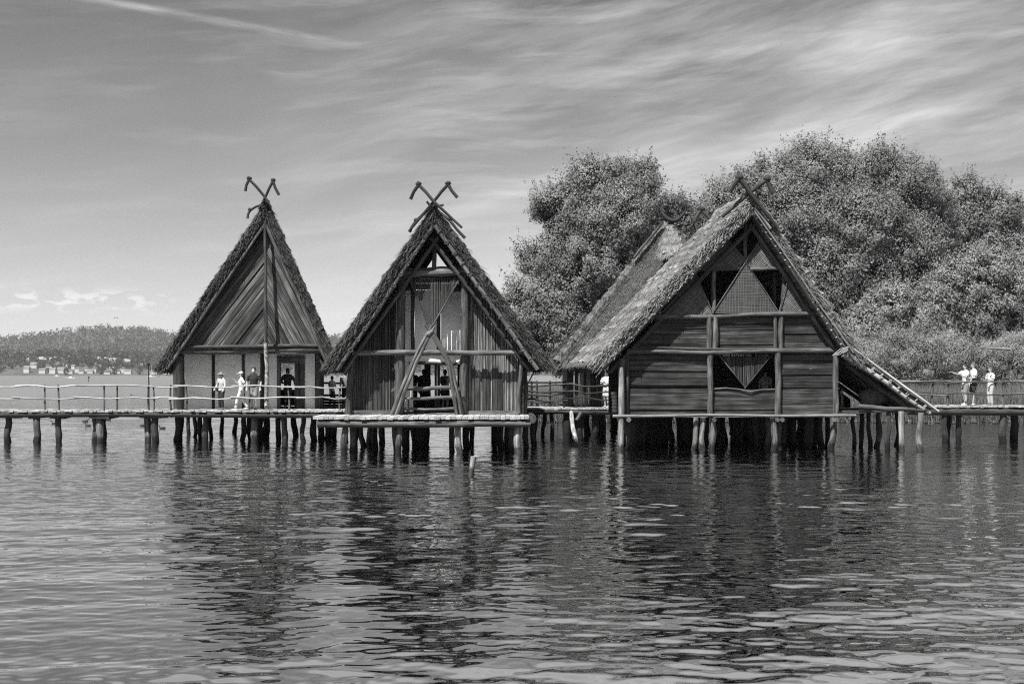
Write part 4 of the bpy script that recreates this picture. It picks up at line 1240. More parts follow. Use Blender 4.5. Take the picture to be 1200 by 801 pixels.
    if leg_kind == 'skirt' or dress:
        tube(c, [P(0, 0, .58), P(0, 0, .50), P(0, 0, .40), P(0, 0, .30)], np.array([.092, .11, .125, .14]) * h, 16, side=l, ry=np.array([.07, .085, .10, .115]) * h)
        remesh(c, .010 * h, 'skirt', M[legs], t)
    else:
        tube(c, [P(0, 0, .455), P(0, 0, .50), P(0, 0, .57)], np.array([.098, .101, .092]) * h, 12, side=l, ry=np.array([.074, .078, .068]) * h)
        for s in (1, -1):
            hp, kn, fo = legsj[s]
            if leg_kind == 'long': tube(c, [hp, (hp + kn) / 2, kn, (kn + fo) / 2, fo + u * .012 * h], np.array([.063, .056, .044, .042, .037]) * h, 10)
            else: tube(c, [hp, (hp + kn) / 2, kn + u * .02 * h], np.array([.064, .059, .056]) * h, 10)
        remesh(c, .010 * h, 'trousers' if leg_kind == 'long' else 'shorts', M[legs], t)
    for s in (1, -1):
        hp, kn, fo = legsj[s]
        c = MB(); tube(c, [fo - f * .03 * h - u * .024 * h, fo + f * .04 * h - u * .026 * h, fo + f * .105 * h - u * .03 * h], np.array([.024, .029, .021]) * h, 9, side=l, ry=np.array([.02, .02, .012]) * h)
        c.build('shoe', M['white_cloth'] if shirt == 'white_cloth' and stride else M['shoe'], t)
    # hair / hat
    c = MB()
    blob(c, hd + u * .016 * h - f * .008 * h, np.array([.049, .055, .060]) * h, 14, 10, ax=[l, f, u])
    blob(c, hd - f * .022 * h - u * .012 * h, np.array([.045, .038, .05]) * h, 12, 8, ax=[l, f, u])
    if long_hair: tube(c, [hd - f * .03 * h, hd - f * .045 * h - u * .06 * h, hd - f * .042 * h - u * .13 * h], np.array([.042, .04, .02]) * h, 9, side=l, ry=np.array([.03, .022, .012]) * h)
    c.build('hair', M[hair], t)
    if hat:
        c = MB()
        blob(c, hd + u * .036 * h, np.array([.054, .062, .046]) * h, 14, 10, ax=[l, f, u])
        if hat[1] == 'brim':
            tube(c, [hd + u * .038 * h, hd + u * .028 * h, hd + u * .015 * h], np.array([.05, .085, .10]) * h, 16, side=l, ry=np.array([.06, .095, .11]) * h, cap=False)
        else:
            tube(c, [hd + f * .03 * h + u * .03 * h, hd + f * .075 * h + u * .024 * h, hd + f * .11 * h + u * .012 * h], np.array([.045, .042, .02]) * h, 10, side=l, ry=np.array([.012, .008, .004]) * h)
        c.build('hat', M[hat[0]], t)
    if mask:
        c = MB(); blob(c, hd + f * .03 * h - u * .028 * h, np.array([.036, .034, .032]) * h, 12, 8, ax=[l, f, u]); c.build('face_mask', M['white_cloth'], t)
    if bag:
        c = MB()
        if bag[0] == 'back':
            blob(c, P(0, bend - .105, .70), np.array([.075, .05, .11]) * h, 12, 10, ax=[l, f, u])
            for s in (1, -1): tube(c, [P(.06 * s, bend - .08, .80), P(.075 * s, bend, .845), P(.075 * s, bend + .07, .76), P(.08 * s, bend - .03, .64)], .012 * h, 6)
        else:
            s = bag[2]
            blob(c, P(.10 * s, .03, .555), np.array([.055, .07, .075]) * h, 12, 10, ax=[l, f, u])
            tube(c, [P(.10 * s, .05, .60), P(.03 * s, .085, .70), P(-.06 * s, .03, .845), P(-.03 * s, -.07, .75), P(.10 * s, -.03, .60)], .009 * h, 6)
        k = c.build('bag', M[bag[1]], bpy.data.objects.get(t.name))
    return t


def on(px, d, z=DECKZ): return np.array([(px - 600) * d / F, d, z])


gp = 'visitors on the left walkway'
person(on(259.5, 59.6), 1.56, -35, 'person in a grey brimmed hat and pale jacket with a dark shoulder bag', 'pale_cloth', 'dark_cloth', hat=('mid_cloth', 'brim'), hair='hair_mid', sleeve='long', bag=('side', 'dark_cloth', -1), armL=((.05, .02, -.16), (.06, .10, -.27)), armR=((.05, .0, -.16), (.04, .09, -.24)))
person(on(283, 59.0), 1.58, -80, 'person in white with a white cap striding left along the left walkway', 'white_cloth', 'white_cloth', hat=('white_cloth', 'cap'), stride=.15, hair='hair_mid', armL=((.03, -.10, -.14), (.02, -.02, -.25)), armR=((.03, .1, -.12), (.02, .17, -.04)))
person(on(297.5, 59.7), 1.78, -8, 'person in a black shirt and pale face mask standing by the plaster wall', 'dark_cloth', 'mid_cloth', leg_kind='short', mask=True, stride=.02, armL=((.06, -.02, -.16), (.05, .03, -.30)), armR=((.06, -.02, -.16), (.05, .03, -.30)))
person(on(337, 61.8), 1.74, 170, 'dark silhouetted person filling the doorway of the plastered house', 'dark_cloth', 'dark_cloth', sleeve='long', armL=((.07, .03, -.15), (.03, .12, -.18)), armR=((.07, .03, -.15), (.03, .12, -.18)))
person(on(389, 64.2, DECKZ + .02), 1.38, 60, 'child in a pale top standing at the dark railing between the two left houses', 'pale_cloth', 'dark_cloth', stride=.06, armL=((.04, .03, -.16), (.02, .12, -.2)))
person(on(405, 64.4, DECKZ + .02), 1.62, 200, 'person in grey mostly hidden behind the reed house corner post', 'mid_cloth', 'dark_cloth')
person(on(484, 57.3), 1.70, 175, 'dark silhouetted long haired person at the left side of the open doorway', 'dark_cloth', 'dark_cloth', long_hair=True, sleeve='long', armL=((.06, .03, -.15), (.03, .11, -.2)), armR=((.06, .03, -.15), (.03, .11, -.2)))
person(on(496.5, 58.6), 1.68, 20, 'person in a grey shirt standing behind the silhouette in the doorway', 'mid_cloth', 'dark_cloth', armL=((.05, .03, -.15), (.0, .12, -.2)))
person(on(521.5, 55.9), 1.66, 165, 'person seen from behind with a dark backpack, at the right of the open doorway', 'pale_cloth', 'dark_cloth', leg_kind='short', long_hair=False, bag=('back', 'dark_cloth'), armR=((.05, .03, -.15), (.05, .13, -.12)))
person(on(711, 63.2), 1.62, -30, 'person in a white top and shorts with folded arms beside the broad house', 'white_cloth', 'pale_cloth', leg_kind='short', hair='hair_dark', long_hair=True, armL=((.04, .05, -.15), (-.10, .12, -.13)), armR=((.04, .05, -.15), (-.08, .13, -.11)), stride=.03)
z4 = DECKZ + .17
person(on(1131.5, 59.7, z4), 1.74, -75, 'person in a white shirt and shorts holding an arm out forward on the right walkway', 'white_cloth', 'mid_cloth', leg_kind='short', armR=((.02, .13, -.06), (.0, .29, -.01)), armL=((.03, .08, -.13), (.0, .2, -.08)), stride=.03)
person(on(1141, 60.1, z4), 1.80, -85, 'tallest person on the right walkway, white shirt and a dark bag at the hip', 'white_cloth', 'dark_cloth', leg_kind='short', hair='hair_mid', bag=('side', 'dark_cloth', 1), armL=((.04, .04, -.16), (.0, .16, -.17)), stride=.04)
person(on(1161, 60.0, z4), 1.60, -70, 'person in a pale top and light trousers reading at the edge of the right walkway', 'white_cloth', 'pale_cloth', hair='hair_mid', long_hair=True, bag=('back', 'dark_cloth'), armL=((.03, .04, -.16), (.0, .16, -.13)), armR=((.03, .04, -.16), (.0, .16, -.13)))
person(on(897, 56.0, DECKZ - .03), 1.66, 0, 'dim person in a pale shirt inside the window of the broad dark house', 'pale_cloth', 'dark_cloth')

# ------------------------------------------------------------------ trees
def leaves(mb, cen, size, up=.5, aspect=.34, nn=None):
    k = len(cen)
    d = N.normal(0, 1, (k, 3)); d[:, 2] += up
    d /= np.linalg.norm(d, axis=1)[:, None]
    q = np.cross(d, N.normal(0, 1, (k, 3)) if nn is None else nn); d = d if nn is None else np.cross(nn, q); d /= np.linalg.norm(d, axis=1)[:, None]; q /= np.linalg.norm(q, axis=1)[:, None]
    s = (size * N.uniform(.6, 1.4, k))[:, None]
    V = np.stack([cen - d * s * .5, cen + q * s * aspect * .5, cen + d * s * .5, cen - q * s * aspect * .5], 1).reshape(-1, 3)
    return V, np.arange(4 * k).reshape(-1, 4)


def tree(name, label, lobes, d, nleaf, leaf='leaf', size=.26, base=None, group=None, cat='tree', clump=1.05, zscale=.8, trunk_r=.35, aspect=.60, ground=.3):
    """lobes: (px, py, rx, ry, extra depth) in photo pixels on the plane of the tree at depth d"""
    bx = (base if base is not None else np.mean([q[0] for q in lobes]))
    bp = np.array([(bx - 600) * d / F, d, ground])
    t = thing(name, bp, label, cat, group)
    cs, rs = [], []
    for q in lobes:
        c = W(q[0], q[1], d); c[1] += (q[4] if len(q) > 4 else 0)
        cs.append(c); rs.append(np.array([q[2] * d / F, (q[2] + q[3]) / 2 * d / F * zscale, q[3] * d / F]) * .93)
    vol = np.array([r[0] * r[2] for r in rs]); share = vol / vol.sum()
    per = 310
    allV = MB()
    for c, r, sh in zip(cs, rs, share):
        k = max(6, int(nleaf * sh / per))
        dirs = N.normal(0, 1, (k, 3)); dirs /= np.linalg.norm(dirs, axis=1)[:, None]
        # uneven surface: a few bumps per lobe
        bump = 1 + .10 * np.sin(dirs @ N.normal(0, 4, 3) + 1) + .08 * np.sin(dirs @ N.normal(0, 7, 3))
        rad = N.uniform(.30, 1, k) ** .40 * bump
        cc = c + dirs * r * rad[:, None]
        cc[:, 2] = np.maximum(cc[:, 2], ground + .3)
        cr = clump * N.uniform(.45, 1.35, k)
        tone = np.clip(N.normal(.5, .2, k), 0.05, .95)
        od = N.normal(0, 1, (k, per, 3)); od /= np.linalg.norm(od, axis=2)[:, :, None]
        off = od * (N.random((k, per, 1)) ** .45) * cr[:, None, None] * np.array([.9, .9, .95]) * N.uniform(.85, 1.12, (k, per, 1))
        p = (cc[:, None, :] + off).reshape(-1, 3)
        nn = od + dirs[:, None, :] * .8 + N.normal(0, .26, (k, per, 3)) + np.array([0, 0, .2])
        # leafy twigs pushing out of every clump
        tw, tl = 3, 14
        td = dirs[:, None, :] * .8 + N.normal(0, .6, (k, tw, 3)) + np.array([0, 0, .55]); td /= np.linalg.norm(td, axis=2)[:, :, None]
        ts = N.uniform(.55, 1.4, (k, tw, tl, 1)) * cr[:, None, None, None]
        tp = cc[:, None, None, :] + td[:, :, None, :] * ts + N.normal(0, .06, (k, tw, tl, 3))
        tn = td[:, :, None, :] * .5 + N.normal(0, .6, (k, tw, tl, 3)) + np.array([-.1, -.2, .3])
        p = np.concatenate([p.reshape(k, per, 3), tp.reshape(k, tw * tl, 3)], 1).reshape(-1, 3)
        nn = np.concatenate([nn, tn.reshape(k, tw * tl, 3)], 1)
        per_ = per + tw * tl
        V, fs = leaves(allV, p, size, .7, aspect, nn.reshape(-1, 3))
        rr = np.clip(np.repeat(tone, per_) + N.normal(0, .12, k * per_), 0, 1)
        allV.add(V, fs, V, np.repeat(rr, 4))
    allV.build('crown', M[leaf], t)
    mb = MB()
    top = np.mean(cs, axis=0)
    fork = bp + (top - bp) * np.array([.3, .5, .35])
    log(mb, bp - [0, 0, .4], fork, trunk_r, trunk_r * .7, wob=.15, n=10)
    for c, r in zip(cs, rs):
        e = c + N.normal(0, .25, 3) * r
        m = (fork + e) / 2 + np.array([0, 0, .12 * np.linalg.norm(e - fork)])
        tube(mb, [fork, (fork + m) / 2 + N.normal(0, .15, 3), m, (m + e) / 2 + N.normal(0, .2, 3), e], np.array([.5, .4, .3, .2, .08]) * trunk_r, 7)
        for _ in range(4):
            s = m + (e - m) * R.uniform(.1, .9)
            w = c + nrm(N.normal(0, 1, 3)) * r * .8
            tube(mb, [s, (s + w) / 2 + N.normal(0, .2, 3), w], np.array([.14, .09, .04]) * trunk_r, 5)
    mb.build('trunk', M['bark'], t)
    return t


gt = 'willows on the shore'
tree('willow_tree', 'grey leaved willow rising between the middle house and the pale thatch', [
    (700, 215, 42, 36), (745, 218, 32, 34, 1), (660, 250, 38, 38), (722, 262, 52, 46, -1), (640, 302, 36, 30), (690, 318, 50, 44, -1.5), (660, 365, 50, 42, -1), (620, 352, 30, 34), (612, 395, 30, 36), (720, 350, 46, 46), (748, 288, 36, 42), (680, 400, 50, 40, -1)],
     94, 247500, 'leaf', 0.136, 690, gt, clump=.88, trunk_r=.42)
tree('willow_tree', 'small dark bushy tree crown just left of the horned roof of the broad house', [(783, 258, 24, 30), (800, 270, 22, 30), (770, 290, 24, 30), (812, 300, 24, 34)], 98, 56100, 'leaf_dark', 0.136, 795, gt, trunk_r=.25)
tree('willow_tree', 'huge round crowned willow filling the sky behind the broad house', [
    (955, 205, 54, 46), (905, 225, 48, 42), (1010, 218, 50, 44), (1060, 232, 50, 52), (1085, 275, 44, 52, 1), (862, 255, 36, 42), (845, 245, 22, 34, 2), (940, 262, 56, 50, -2), (1005, 275, 56, 50, -2.5), (1055, 305, 52, 52, -1.5), (965, 320, 52, 50, -2.5), (1015, 345, 50, 48, -1), (1075, 345, 40, 48, 1), (900, 300, 40, 52, -1), (980, 380, 46, 40)],
     97, 544500, 'leaf', 0.136, 1000, gt, clump=.92, trunk_r=.55)
tree('willow_tree', 'slender loose tree at the right edge of the photograph beside the huge willow', [(1135, 232, 24, 24), (1150, 258, 24, 32), (1128, 268, 22, 34), (1158, 295, 22, 36, 1), (1138, 315, 26, 40), (1175, 250, 22, 34), (1195, 300, 26, 46)], 101, 99000, 'leaf', 0.136, 1145, gt, clump=.8, trunk_r=.25)
gb = 'bushes along the reed bank'
tree('willow_bush', 'rounded silvery bush in front of the dark lower branches of the huge willow', [(1042, 362, 36, 30), (1070, 378, 34, 30), (1020, 385, 30, 30)], 90, 72600, 'leaf_light', 0.128, 1045, gb, 'bush', .65, trunk_r=.15)
tree('willow_bush', 'tall silvery bush at the right edge above the visitors', [(1130, 335, 42, 38), (1160, 320, 34, 42), (1100, 360, 32, 30), (1150, 370, 44, 34), (1195, 345, 34, 50)], 91, 132000, 'leaf_light', 0.128, 1140, gb, 'bush', .7, trunk_r=.18)
tree('willow_bush', 'low twiggy bush between the lean-to and the right walkway', [(1020, 425, 30, 30), (1050, 418, 30, 34), (1080, 420, 32, 34), (1005, 415, 22, 28)], 87, 82500, 'leaf_light', 0.136, 1050, gb, 'bush', .7, trunk_r=.12, aspect=.22)
tree('willow_bush', 'low twiggy bush behind the visitors on the right walkway', [(1115, 425, 34, 36), (1150, 428, 34, 36), (1185, 425, 34, 40), (1220, 420, 34, 44)], 87.5, 92400, 'leaf_light', 0.136, 1150, gb, 'bush', .7, trunk_r=.12, aspect=.22)
tree('willow_bush', 'pale low bush beside the reeds left of the pale thatch', [(600, 400, 22, 26), (625, 412, 26, 22), (588, 420, 16, 20), (650, 405, 26, 26)], 99, 56100, 'leaf_light', 0.128, 615, gb, 'bush', .6, trunk_r=.12)
tree('willow_bush', 'dark bush hidden deep behind the right slope of the broad house', [(985, 355, 40, 44), (1010, 330, 34, 40), (960, 390, 40, 40)], 94, 72600, 'leaf_dark', 0.136, 985, gb, 'bush', .8, trunk_r=.2)
# dead pale branch sticking out at the right
t = thing('dead_branch', W(1165, 392, 84), 'bare bleached branch sticking out of the bushes at the right edge', 'branch')
mb = MB(); log(mb, W(1148, 407, 84), W(1184, 409, 83.8), .04, .06); log(mb, W(1160, 407.5, 84), W(1172, 403, 83.9), .03, .015)
mb.build('limb', M['wood_pale'], t)

# shore reeds (nobody could count them)
mb = MB()
k = 70000
px = N.uniform(590, 1330, k)
dd = N.uniform(83, 90, k)
x = (px - 600) * dd / F
h = N.uniform(.7, 2.3, k) * np.where((px > 690) & (px < 980), .8, 1)
base = np.stack([x, dd, np.full(k, .02)], 1)
tip = base + np.stack([N.normal(0, .4, k), N.normal(0, .4, k), h], 1)
mid = (base + tip) / 2 + N.normal(0, .05, (k, 3))
w = N.uniform(.014, .03, k)[:, None] * np.array([1, .3, 0])
V = np.stack([base - w, base + w, mid + w * .8, mid - w * .8, tip - w * .1, tip + w * .1], 1).reshape(-1, 3)
i = np.arange(k) * 6
fs = np.concatenate([np.stack([i, i + 1, i + 2, i + 3], 1), np.stack([i + 3, i + 2, i + 5, i + 4], 1)])
mb.add(V, fs, V, np.repeat(N.random(k), 6))
mb.build('reed_bed', M['reedbed'], None, 'pale reeds lining the bank behind the houses', 'reeds', None, 'stuff')

# land on the right
mb = MB()
nx, ny = 60, 30
us = np.linspace(0, 1, nx); vs = np.linspace(0, 1, ny)
uu, vv = np.meshgrid(us, vs, indexing='ij')
yy = 83.5 + vv ** 2 * 330
xl = -.6 + vv ** 2 * 12 + 1.0 * np.sin(vv * 9)
xx = xl + uu * (140 + 200 * vv)
zz = -.35 + .75 * np.clip(np.minimum(vv * 9, uu * 14), 0, 1) + .12 * np.sin(xx * .7) * np.cos(yy * .5)
idx = np.arange(nx * ny).reshape(nx, ny)
fs = np.stack([idx[:-1, :-1], idx[1:, :-1], idx[1:, 1:], idx[:-1, 1:]], -1).reshape(-1, 4)
mb.add(np.stack([xx, yy, zz], -1).reshape(-1, 3), fs, smooth=True)
mb.build('bank', M['soil'], None, None, None, None, 'structure')

# ------------------------------------------------------------------ far shore
def hill_h(x, y):
    s = np.clip((y - 2995) / 420, 0, 1) ** .8
    front = 46 * s * (1 + .25 * np.sin(x / 210 + 1.1) + .18 * np.sin(x / 95)) * np.clip(1 - (y - 3900) / 900, .35, 1)
    front = front * np.clip(.85 + x / 9000, .5, 1.2)
    b = np.clip((y - 3900) / 1500, 0, 1) ** 1.0
    # skyline: rises from the left to a broad top near photo x 140, then falls
    pxs = 600 + x / np.maximum(y, 1) * F
    ridge = np.interp(pxs, [-500, -200, 20, 45, 90, 130, 170, 200, 240, 320, 400, 480, 600, 900, 1700], [26, 30, 41, 44, 50, 53, 51, 45, 38, 33, 42, 37, 30, 26, 24]) / F * 5400 + 2
    return np.maximum(front, 0) * (1 - b) + b * ridge + 1.0 * np.clip((y - 2985) / 15, 0, 1)


mb = MB()
nx, ny = 220, 70
xs = np.linspace(-3600, 3200, nx); ys = np.concatenate([[2975], np.linspace(2990, 5400, ny - 6), [5600, 5800, 6000, 6300, 6600]])
xx, yy = np.meshgrid(xs, ys, indexing='ij')
zz = hill_h(xx, np.minimum(yy, 5400)); zz[:, 0] = -2
zz = np.where(yy > 5400, zz * (1 - (yy - 5400) / 2600), zz)
idx = np.arange(nx * len(ys)).reshape(nx, len(ys))
fs = np.stack([idx[:-1, :-1], idx[1:, :-1], idx[1:, 1:], idx[:-1, 1:]], -1).reshape(-1, 4)
# meadows on the slope
mat_i = np.zeros(len(fs), int)
mb.add(np.stack([xx, yy, zz], -1).reshape(-1, 3), fs, smooth=True)
mb.build('hills', M['hillside'], None, None, None, None, 'structure')


def far_wood(name, label, k, y0, y1, xr, tall, per, keep, mat='forest'):
    y = N.uniform(y0, y1, k); x = N.uniform(xr[0], xr[1], k) * y
    pxs = 600 + x / y * F
    ok = keep(pxs, y)
    x, y = x[ok], y[ok]
    z = hill_h(x, y)
    k = len(x)
    hh = tall * N.uniform(.5, 1.35, k)
    V = N.normal(0, 1, (k, per, 3)); V /= np.linalg.norm(V, axis=2)[:, :, None]
    V *= np.stack([hh * .42, hh * .42, hh * .5], 1)[:, None, :] * N.uniform(.7, 1.05, (k, per, 1))
    c = (np.stack([x, y, z + hh * .5], 1)[:, None, :] + V).reshape(-1, 3)
    mb = MB()
    P_, fs = leaves(mb, c, tall * .3, .3, .8)
    tone = np.clip(N.normal(.45, .30, k), 0, 1)
    mb.add(P_, fs, P_, np.repeat(np.clip(np.repeat(tone, per) + N.normal(0, .1, k * per), 0, 1), 4))
    mb.build(name, M[mat], None, label, 'forest', None, 'stuff')


# clearings: open fields as seen on the hillside
def clear(p, y): return ~(((np.abs(p - 128) < 26) & (y > 3290) & (y < 3430)) | ((np.abs(p - 48) < 20) & (y > 3260) & (y < 3390)) | ((np.abs(p - 168) < 18) & (y > 3220) & (y < 3330)) | ((np.abs(p - 95) < 16) & (y > 3410) & (y < 3520)) | ((y < 3170) & (N.random(len(p)) < .72)))
far_wood('far_wood', 'broadleaf wood covering the slopes of the far lake shore', 4200, 2995, 4000, (-.42, .02), 17, 34, clear)
far_wood('far_wood', 'dark conifer wood on the skyline hill beyond the lake', 5000, 4050, 5450, (-.42, .02), 20, 16, lambda p, y: p == p, 'conifer')
far_wood('far_wood', 'distant wood on the hills to the right of the lake', 1500, 3000, 5400, (.02, .40), 20, 20, lambda p, y: p == p)

for px, y0_, y1_, wpx in ((128, 3330, 3430, 26), (48, 3300, 3390, 20), (168, 3250, 3330, 18), (95, 3440, 3520, 16)):
    mb = MB(); x0_ = (px - 600) * y0_ / F
    ax_ = np.linspace(x0_ - wpx * 2.1, x0_ + wpx * 2.1, 8); ay_ = np.linspace(y0_, y1_, 6)
    gx_, gy_ = np.meshgrid(ax_, ay_, indexing='ij')
    ix_ = np.arange(48).reshape(8, 6)
    mb.add(np.stack([gx_, gy_, hill_h(gx_, gy_) + 1.2], -1).reshape(-1, 3), np.stack([ix_[:-1, :-1], ix_[1:, :-1], ix_[1:, 1:], ix_[:-1, 1:]], -1).reshape(-1, 4), smooth=True)
    mb.build('meadow', M['field'], None, None, None, None, 'structure')

gh = 'lakeside houses on the far shore'
Rh = random.Random(5)
hs = [(34, 3040), (42, 3120), (52, 3030), (60, 3070), (64, 3030), (70, 3150), (74, 3040), (79, 3080), (84, 3030), (88, 3110), (93, 3050), (98, 3035), (103, 3090), (108, 3040), (113, 3050), (118, 3110), (128, 3030), (133, 3060), (140, 3040), (146, 3060), (152, 3035), (183, 3035), (190, 3050), (197, 3040), (48, 3560), (122, 3930), (128, 3900), (136, 3940), (35, 3300), (180, 3260)]
for px, d in hs:
    x = (px - 600) * d / F
    z = float(hill_h(np.array([x]), np.array([d]))[0]) - 1
    w, dp, hh = Rh.uniform(3.5, 7), Rh.uniform(4, 7), Rh.uniform(4, 9)
    mb = MB()
    y0 = d - 12
    z0 = z
    abox(mb, (x - w, y0 - dp, z0 - 4), (x + w, y0 + dp, z0 + hh))
    a = Rh.uniform(3, 6.5)
    v = [(x - w - .6, y0 - dp - .6, z0 + hh - .2), (x + w + .6, y0 - dp - .6, z0 + hh - .2), (x + w + .6, y0 + dp + .6, z0 + hh - .2), (x - w - .6, y0 + dp + .6, z0 + hh - .2), (x - w - .6, y0, z0 + hh + a), (x + w + .6, y0, z0 + hh + a)]
    if Rh.random() < .5:
        v[4] = (x, y0 - dp - .6, z0 + hh + a); v[5] = (x, y0 + dp + .6, z0 + hh + a)
        fs = [(0, 1, 4), (1, 2, 5, 4), (2, 3, 5), (3, 0, 4, 5), (0, 3, 2, 1)]
    else:
        fs = [(0, 1, 5, 4), (1, 2, 5), (2, 3, 4, 5), (3, 0, 4), (0, 3, 2, 1)]
    mb.add(np.array(v), fs, mat=1)
    mb.build('lakeside_house', [M['house_wall'], M['house_roof']], None, 'small pale house among the trees of the far lake shore', 'house', gh)

# boats
def boat(px, py, wpx, label, sail=False):
    d = 4668 / (py - HOR)
    x = (px - 600) * d / F; L = wpx * d / F
    t = thing('sail_boat' if sail else 'motor_boat', (x, d, 0), label, 'boat')
    mb = MB()
    st = np.linspace(-1, 1, 9)
    V = []
    for s in st:
        b = .16 * L * (1 - max(0, s) ** 2.2) + .01
        hh = .11 * L * (1 + .35 * max(0, s))
        for yy, zz in ((-b, hh), (-b * .8, 0), (0, -.06 * L), (b * .8, 0), (b, hh)): V.append((x + s * L / 2, d + yy, zz))
    fs = [(i * 5 + j, i * 5 + j + 1, i * 5 + j + 6, i * 5 + j + 5) for i in range(8) for j in range(4)] + [(i * 5, i * 5 + 5, i * 5 + 9, i * 5 + 4) for i in range(8)] + [(0, 1, 2, 3, 4)]
    mb.add(np.array(V), fs, smooth=False); mb.build('hull', M['white_paint'], t)
    mb = MB(); abox(mb, (x - .2 * L, d - .1 * L, .1 * L), (x + .16 * L, d + .1 * L, (.16 if sail else .24) * L)); mb.build('cabin', M['white_paint'], t)
    if sail:
        mb = MB(); tube(mb, [(x, d, .1 * L), (x + .12 * L, d, 1.5 * L)], [.018 * L, .012 * L], 6); mb.build('mast', M['white_paint'], t)
    return t


boat(83, 443.2, 9, 'white motor boat out on the lake in front of the far shore')
boat(66.5, 440.8, 6, 'tiny flat white boat lying close under the far shore, left of the motor boat')
boat(176.5, 441.4, 9, 'white sailing boat with a bare mast near the left eave of the plastered house', True)
d = 4668 / (447 - HOR)
t = thing('channel_marker', ((104 - 600) * d / F, d, 0), 'dark post with a topmark standing in the lake', 'marker')
mb = MB(); tube(mb, [W(104, 448, d), W(104, 442, d)], .16, 8); mb.build('post', M['wood_black'], t)
mb = MB(); tube(mb, [W(104, 442.6, d), W(104, 440.8, d)], [.38, .3], 8); mb.build('topmark', M['wood_black'], t)
# paraglider
d = 2700
t = thing('paraglider', W(136, 374, d), 'tiny dark paraglider canopy in the sky above the far hill', 'paraglider')
mb = MB()
q = [W(136, 374, d) + np.array([4.2 * math.sin(a), 0, 3.4 * math.cos(a)]) for a in np.linspace(-1.2, 1.2, 11)]
tube(mb, q, .28, 7, side=(0, 1, 0), ry=[.5] * 11); c_ = mb.build('canopy', M['dark_cloth'], t)
mb = MB(); tube(mb, [W(136, 377.2, d), W(136, 376, d)], [.35, .3], 7); mb.build('pilot', M['dark_cloth'], t)

# ducks
def duck_mesh(name, p, a, s=1.0):
    f = np.array([math.cos(a), math.sin(a), 0]); l = np.array([-math.sin(a), math.cos(a), 0]); u = np.array([0, 0, 1.0])
    p = np.asarray(p, float)
    mb = MB()
    tube(mb, [p - f * .30 * s + u * .10 * s, p - f * .18 * s + u * .07 * s, p + u * .06 * s, p + f * .15 * s + u * .07 * s, p + f * .22 * s + u * .1 * s], np.array([.015, .08, .11, .09, .03]) * s, 9)
    tube(mb, [p + f * .16 * s + u * .08 * s, p + f * .2 * s + u * .17 * s, p + f * .22 * s + u * .23 * s], np.array([.05, .035, .04]) * s, 7)
    blob(mb, p + f * .24 * s + u * .245 * s, (.055 * s, .05 * s, .05 * s), 8, 6)
    tube(mb, [p + f * .28 * s + u * .24 * s, p + f * .36 * s + u * .228 * s], np.array([.025, .018]) * s, 6)
    return mb


for k, (px, py, a, lab) in enumerate(((63.5, 496.5, 3.0, 'duck swimming between the two leftmost walkway piles'), (100, 494, .3, 'farther one of the two ducks left of the thick pile cluster'), (103, 499, 2.9, 'nearer one of the two ducks left of the thick pile cluster'),
                                      (168, 499, .2, 'duck swimming just left of the pale pile under the walkway'), (190, 502, 3.1, 'duck right of the paired piles under the walkway'), (127, 492, .5, 'duck right of the thick pile cluster'), (154, 463, 2.5, 'lone duck far out, seen between the railing poles'))):
    d = 4668 / (py - HOR)
    duck_mesh('duck', ((px - 600) * d / F, d, .0), a, .68).build('duck', M['duck'], None, lab, 'duck', 'ducks on the lake')
for k, px in enumerate((1077, 1085, 1098, 1119, 1131, 1142, 1166)):
    d = 4668 / (495.0 - HOR) 
    d = min(d, 69.0)
    y = 80.6 + .6 * (k % 3)
    duck_mesh('duck', ((px - 600) * y / F, y, 0), k * 1.1, .8).build('duck', M['duck'], None, 'small dark duck in the row along the reed edge under the right walkway', 'duck', 'ducks along the reed edge')

# ------------------------------------------------------------------ water
rows_s = np.concatenate([np.arange(900, 610, -.62), np.arange(610, 468, -.30)])
rows = 4668 / (rows_s - HOR)
far = 4668 / (np.array([467, 465, 463, 461, 459, 457, 455, 453, 451, 449.5, 448, 447, 446, 445, 444, 443, 442.3, 441.6, 441, 440.6, 440.3, 440.02]) - HOR)
rows = np.concatenate([[-60, -20, 0, 5, 8], rows, far])
inner = np.linspace(-.60, .60, 700)
cols = np.concatenate([[-3, -2, -1.4, -1, -.8, -.65], inner, [.65, .8, 1, 1.4, 2, 3]])
yy, cc = np.meshgrid(rows, cols, indexing='ij')
xx = cc * np.maximum(yy, 14)
far_sc = np.maximum(np.abs(np.gradient(rows)), .01)[:, None]
zz = np.zeros_like(xx)
Rw = np.random.default_rng(21)
lam, th, slope = [], [], []
for K, l0, ls, sp_, tot_s in ((34, 1.9, .35, 24, .024), (70, .58, .40, 42, .050), (50, .27, .25, 50, .046)):
    l_ = np.exp(Rw.normal(math.log(l0), ls, K)); lam.append(l_)
    th.append(Rw.normal(math.radians(97), math.radians(sp_), K))
    slope.append(np.full(K, tot_s / math.sqrt(K / 2)))
lam, th, slope = np.concatenate(lam), np.concatenate(th), np.concatenate(slope)
ph = Rw.uniform(0, 6.283, len(lam))
wgt2 = .85 + .3 * np.sin(xx * .11 + yy * .05 + 1) * np.cos(yy * .17 - xx * .03) + .15 * np.sin(xx * .31 - yy * .4)
for lm, tt, p, s in zip(lam, th, ph, slope):
    kx, ky = 2 * math.pi / lm * math.cos(tt), 2 * math.pi / lm * math.sin(tt)
    att = np.clip((lm / (far_sc + .0008 * rows[:, None]) - 1.7) / 1.6, 0, 1)
    zz += att * s / (2 * math.pi / lm) * np.sin(kx * xx + ky * yy + p)
zz *= wgt2
zz[:, :6] = 0; zz[:, -6:] = 0
idx = np.arange(xx.size).reshape(xx.shape)
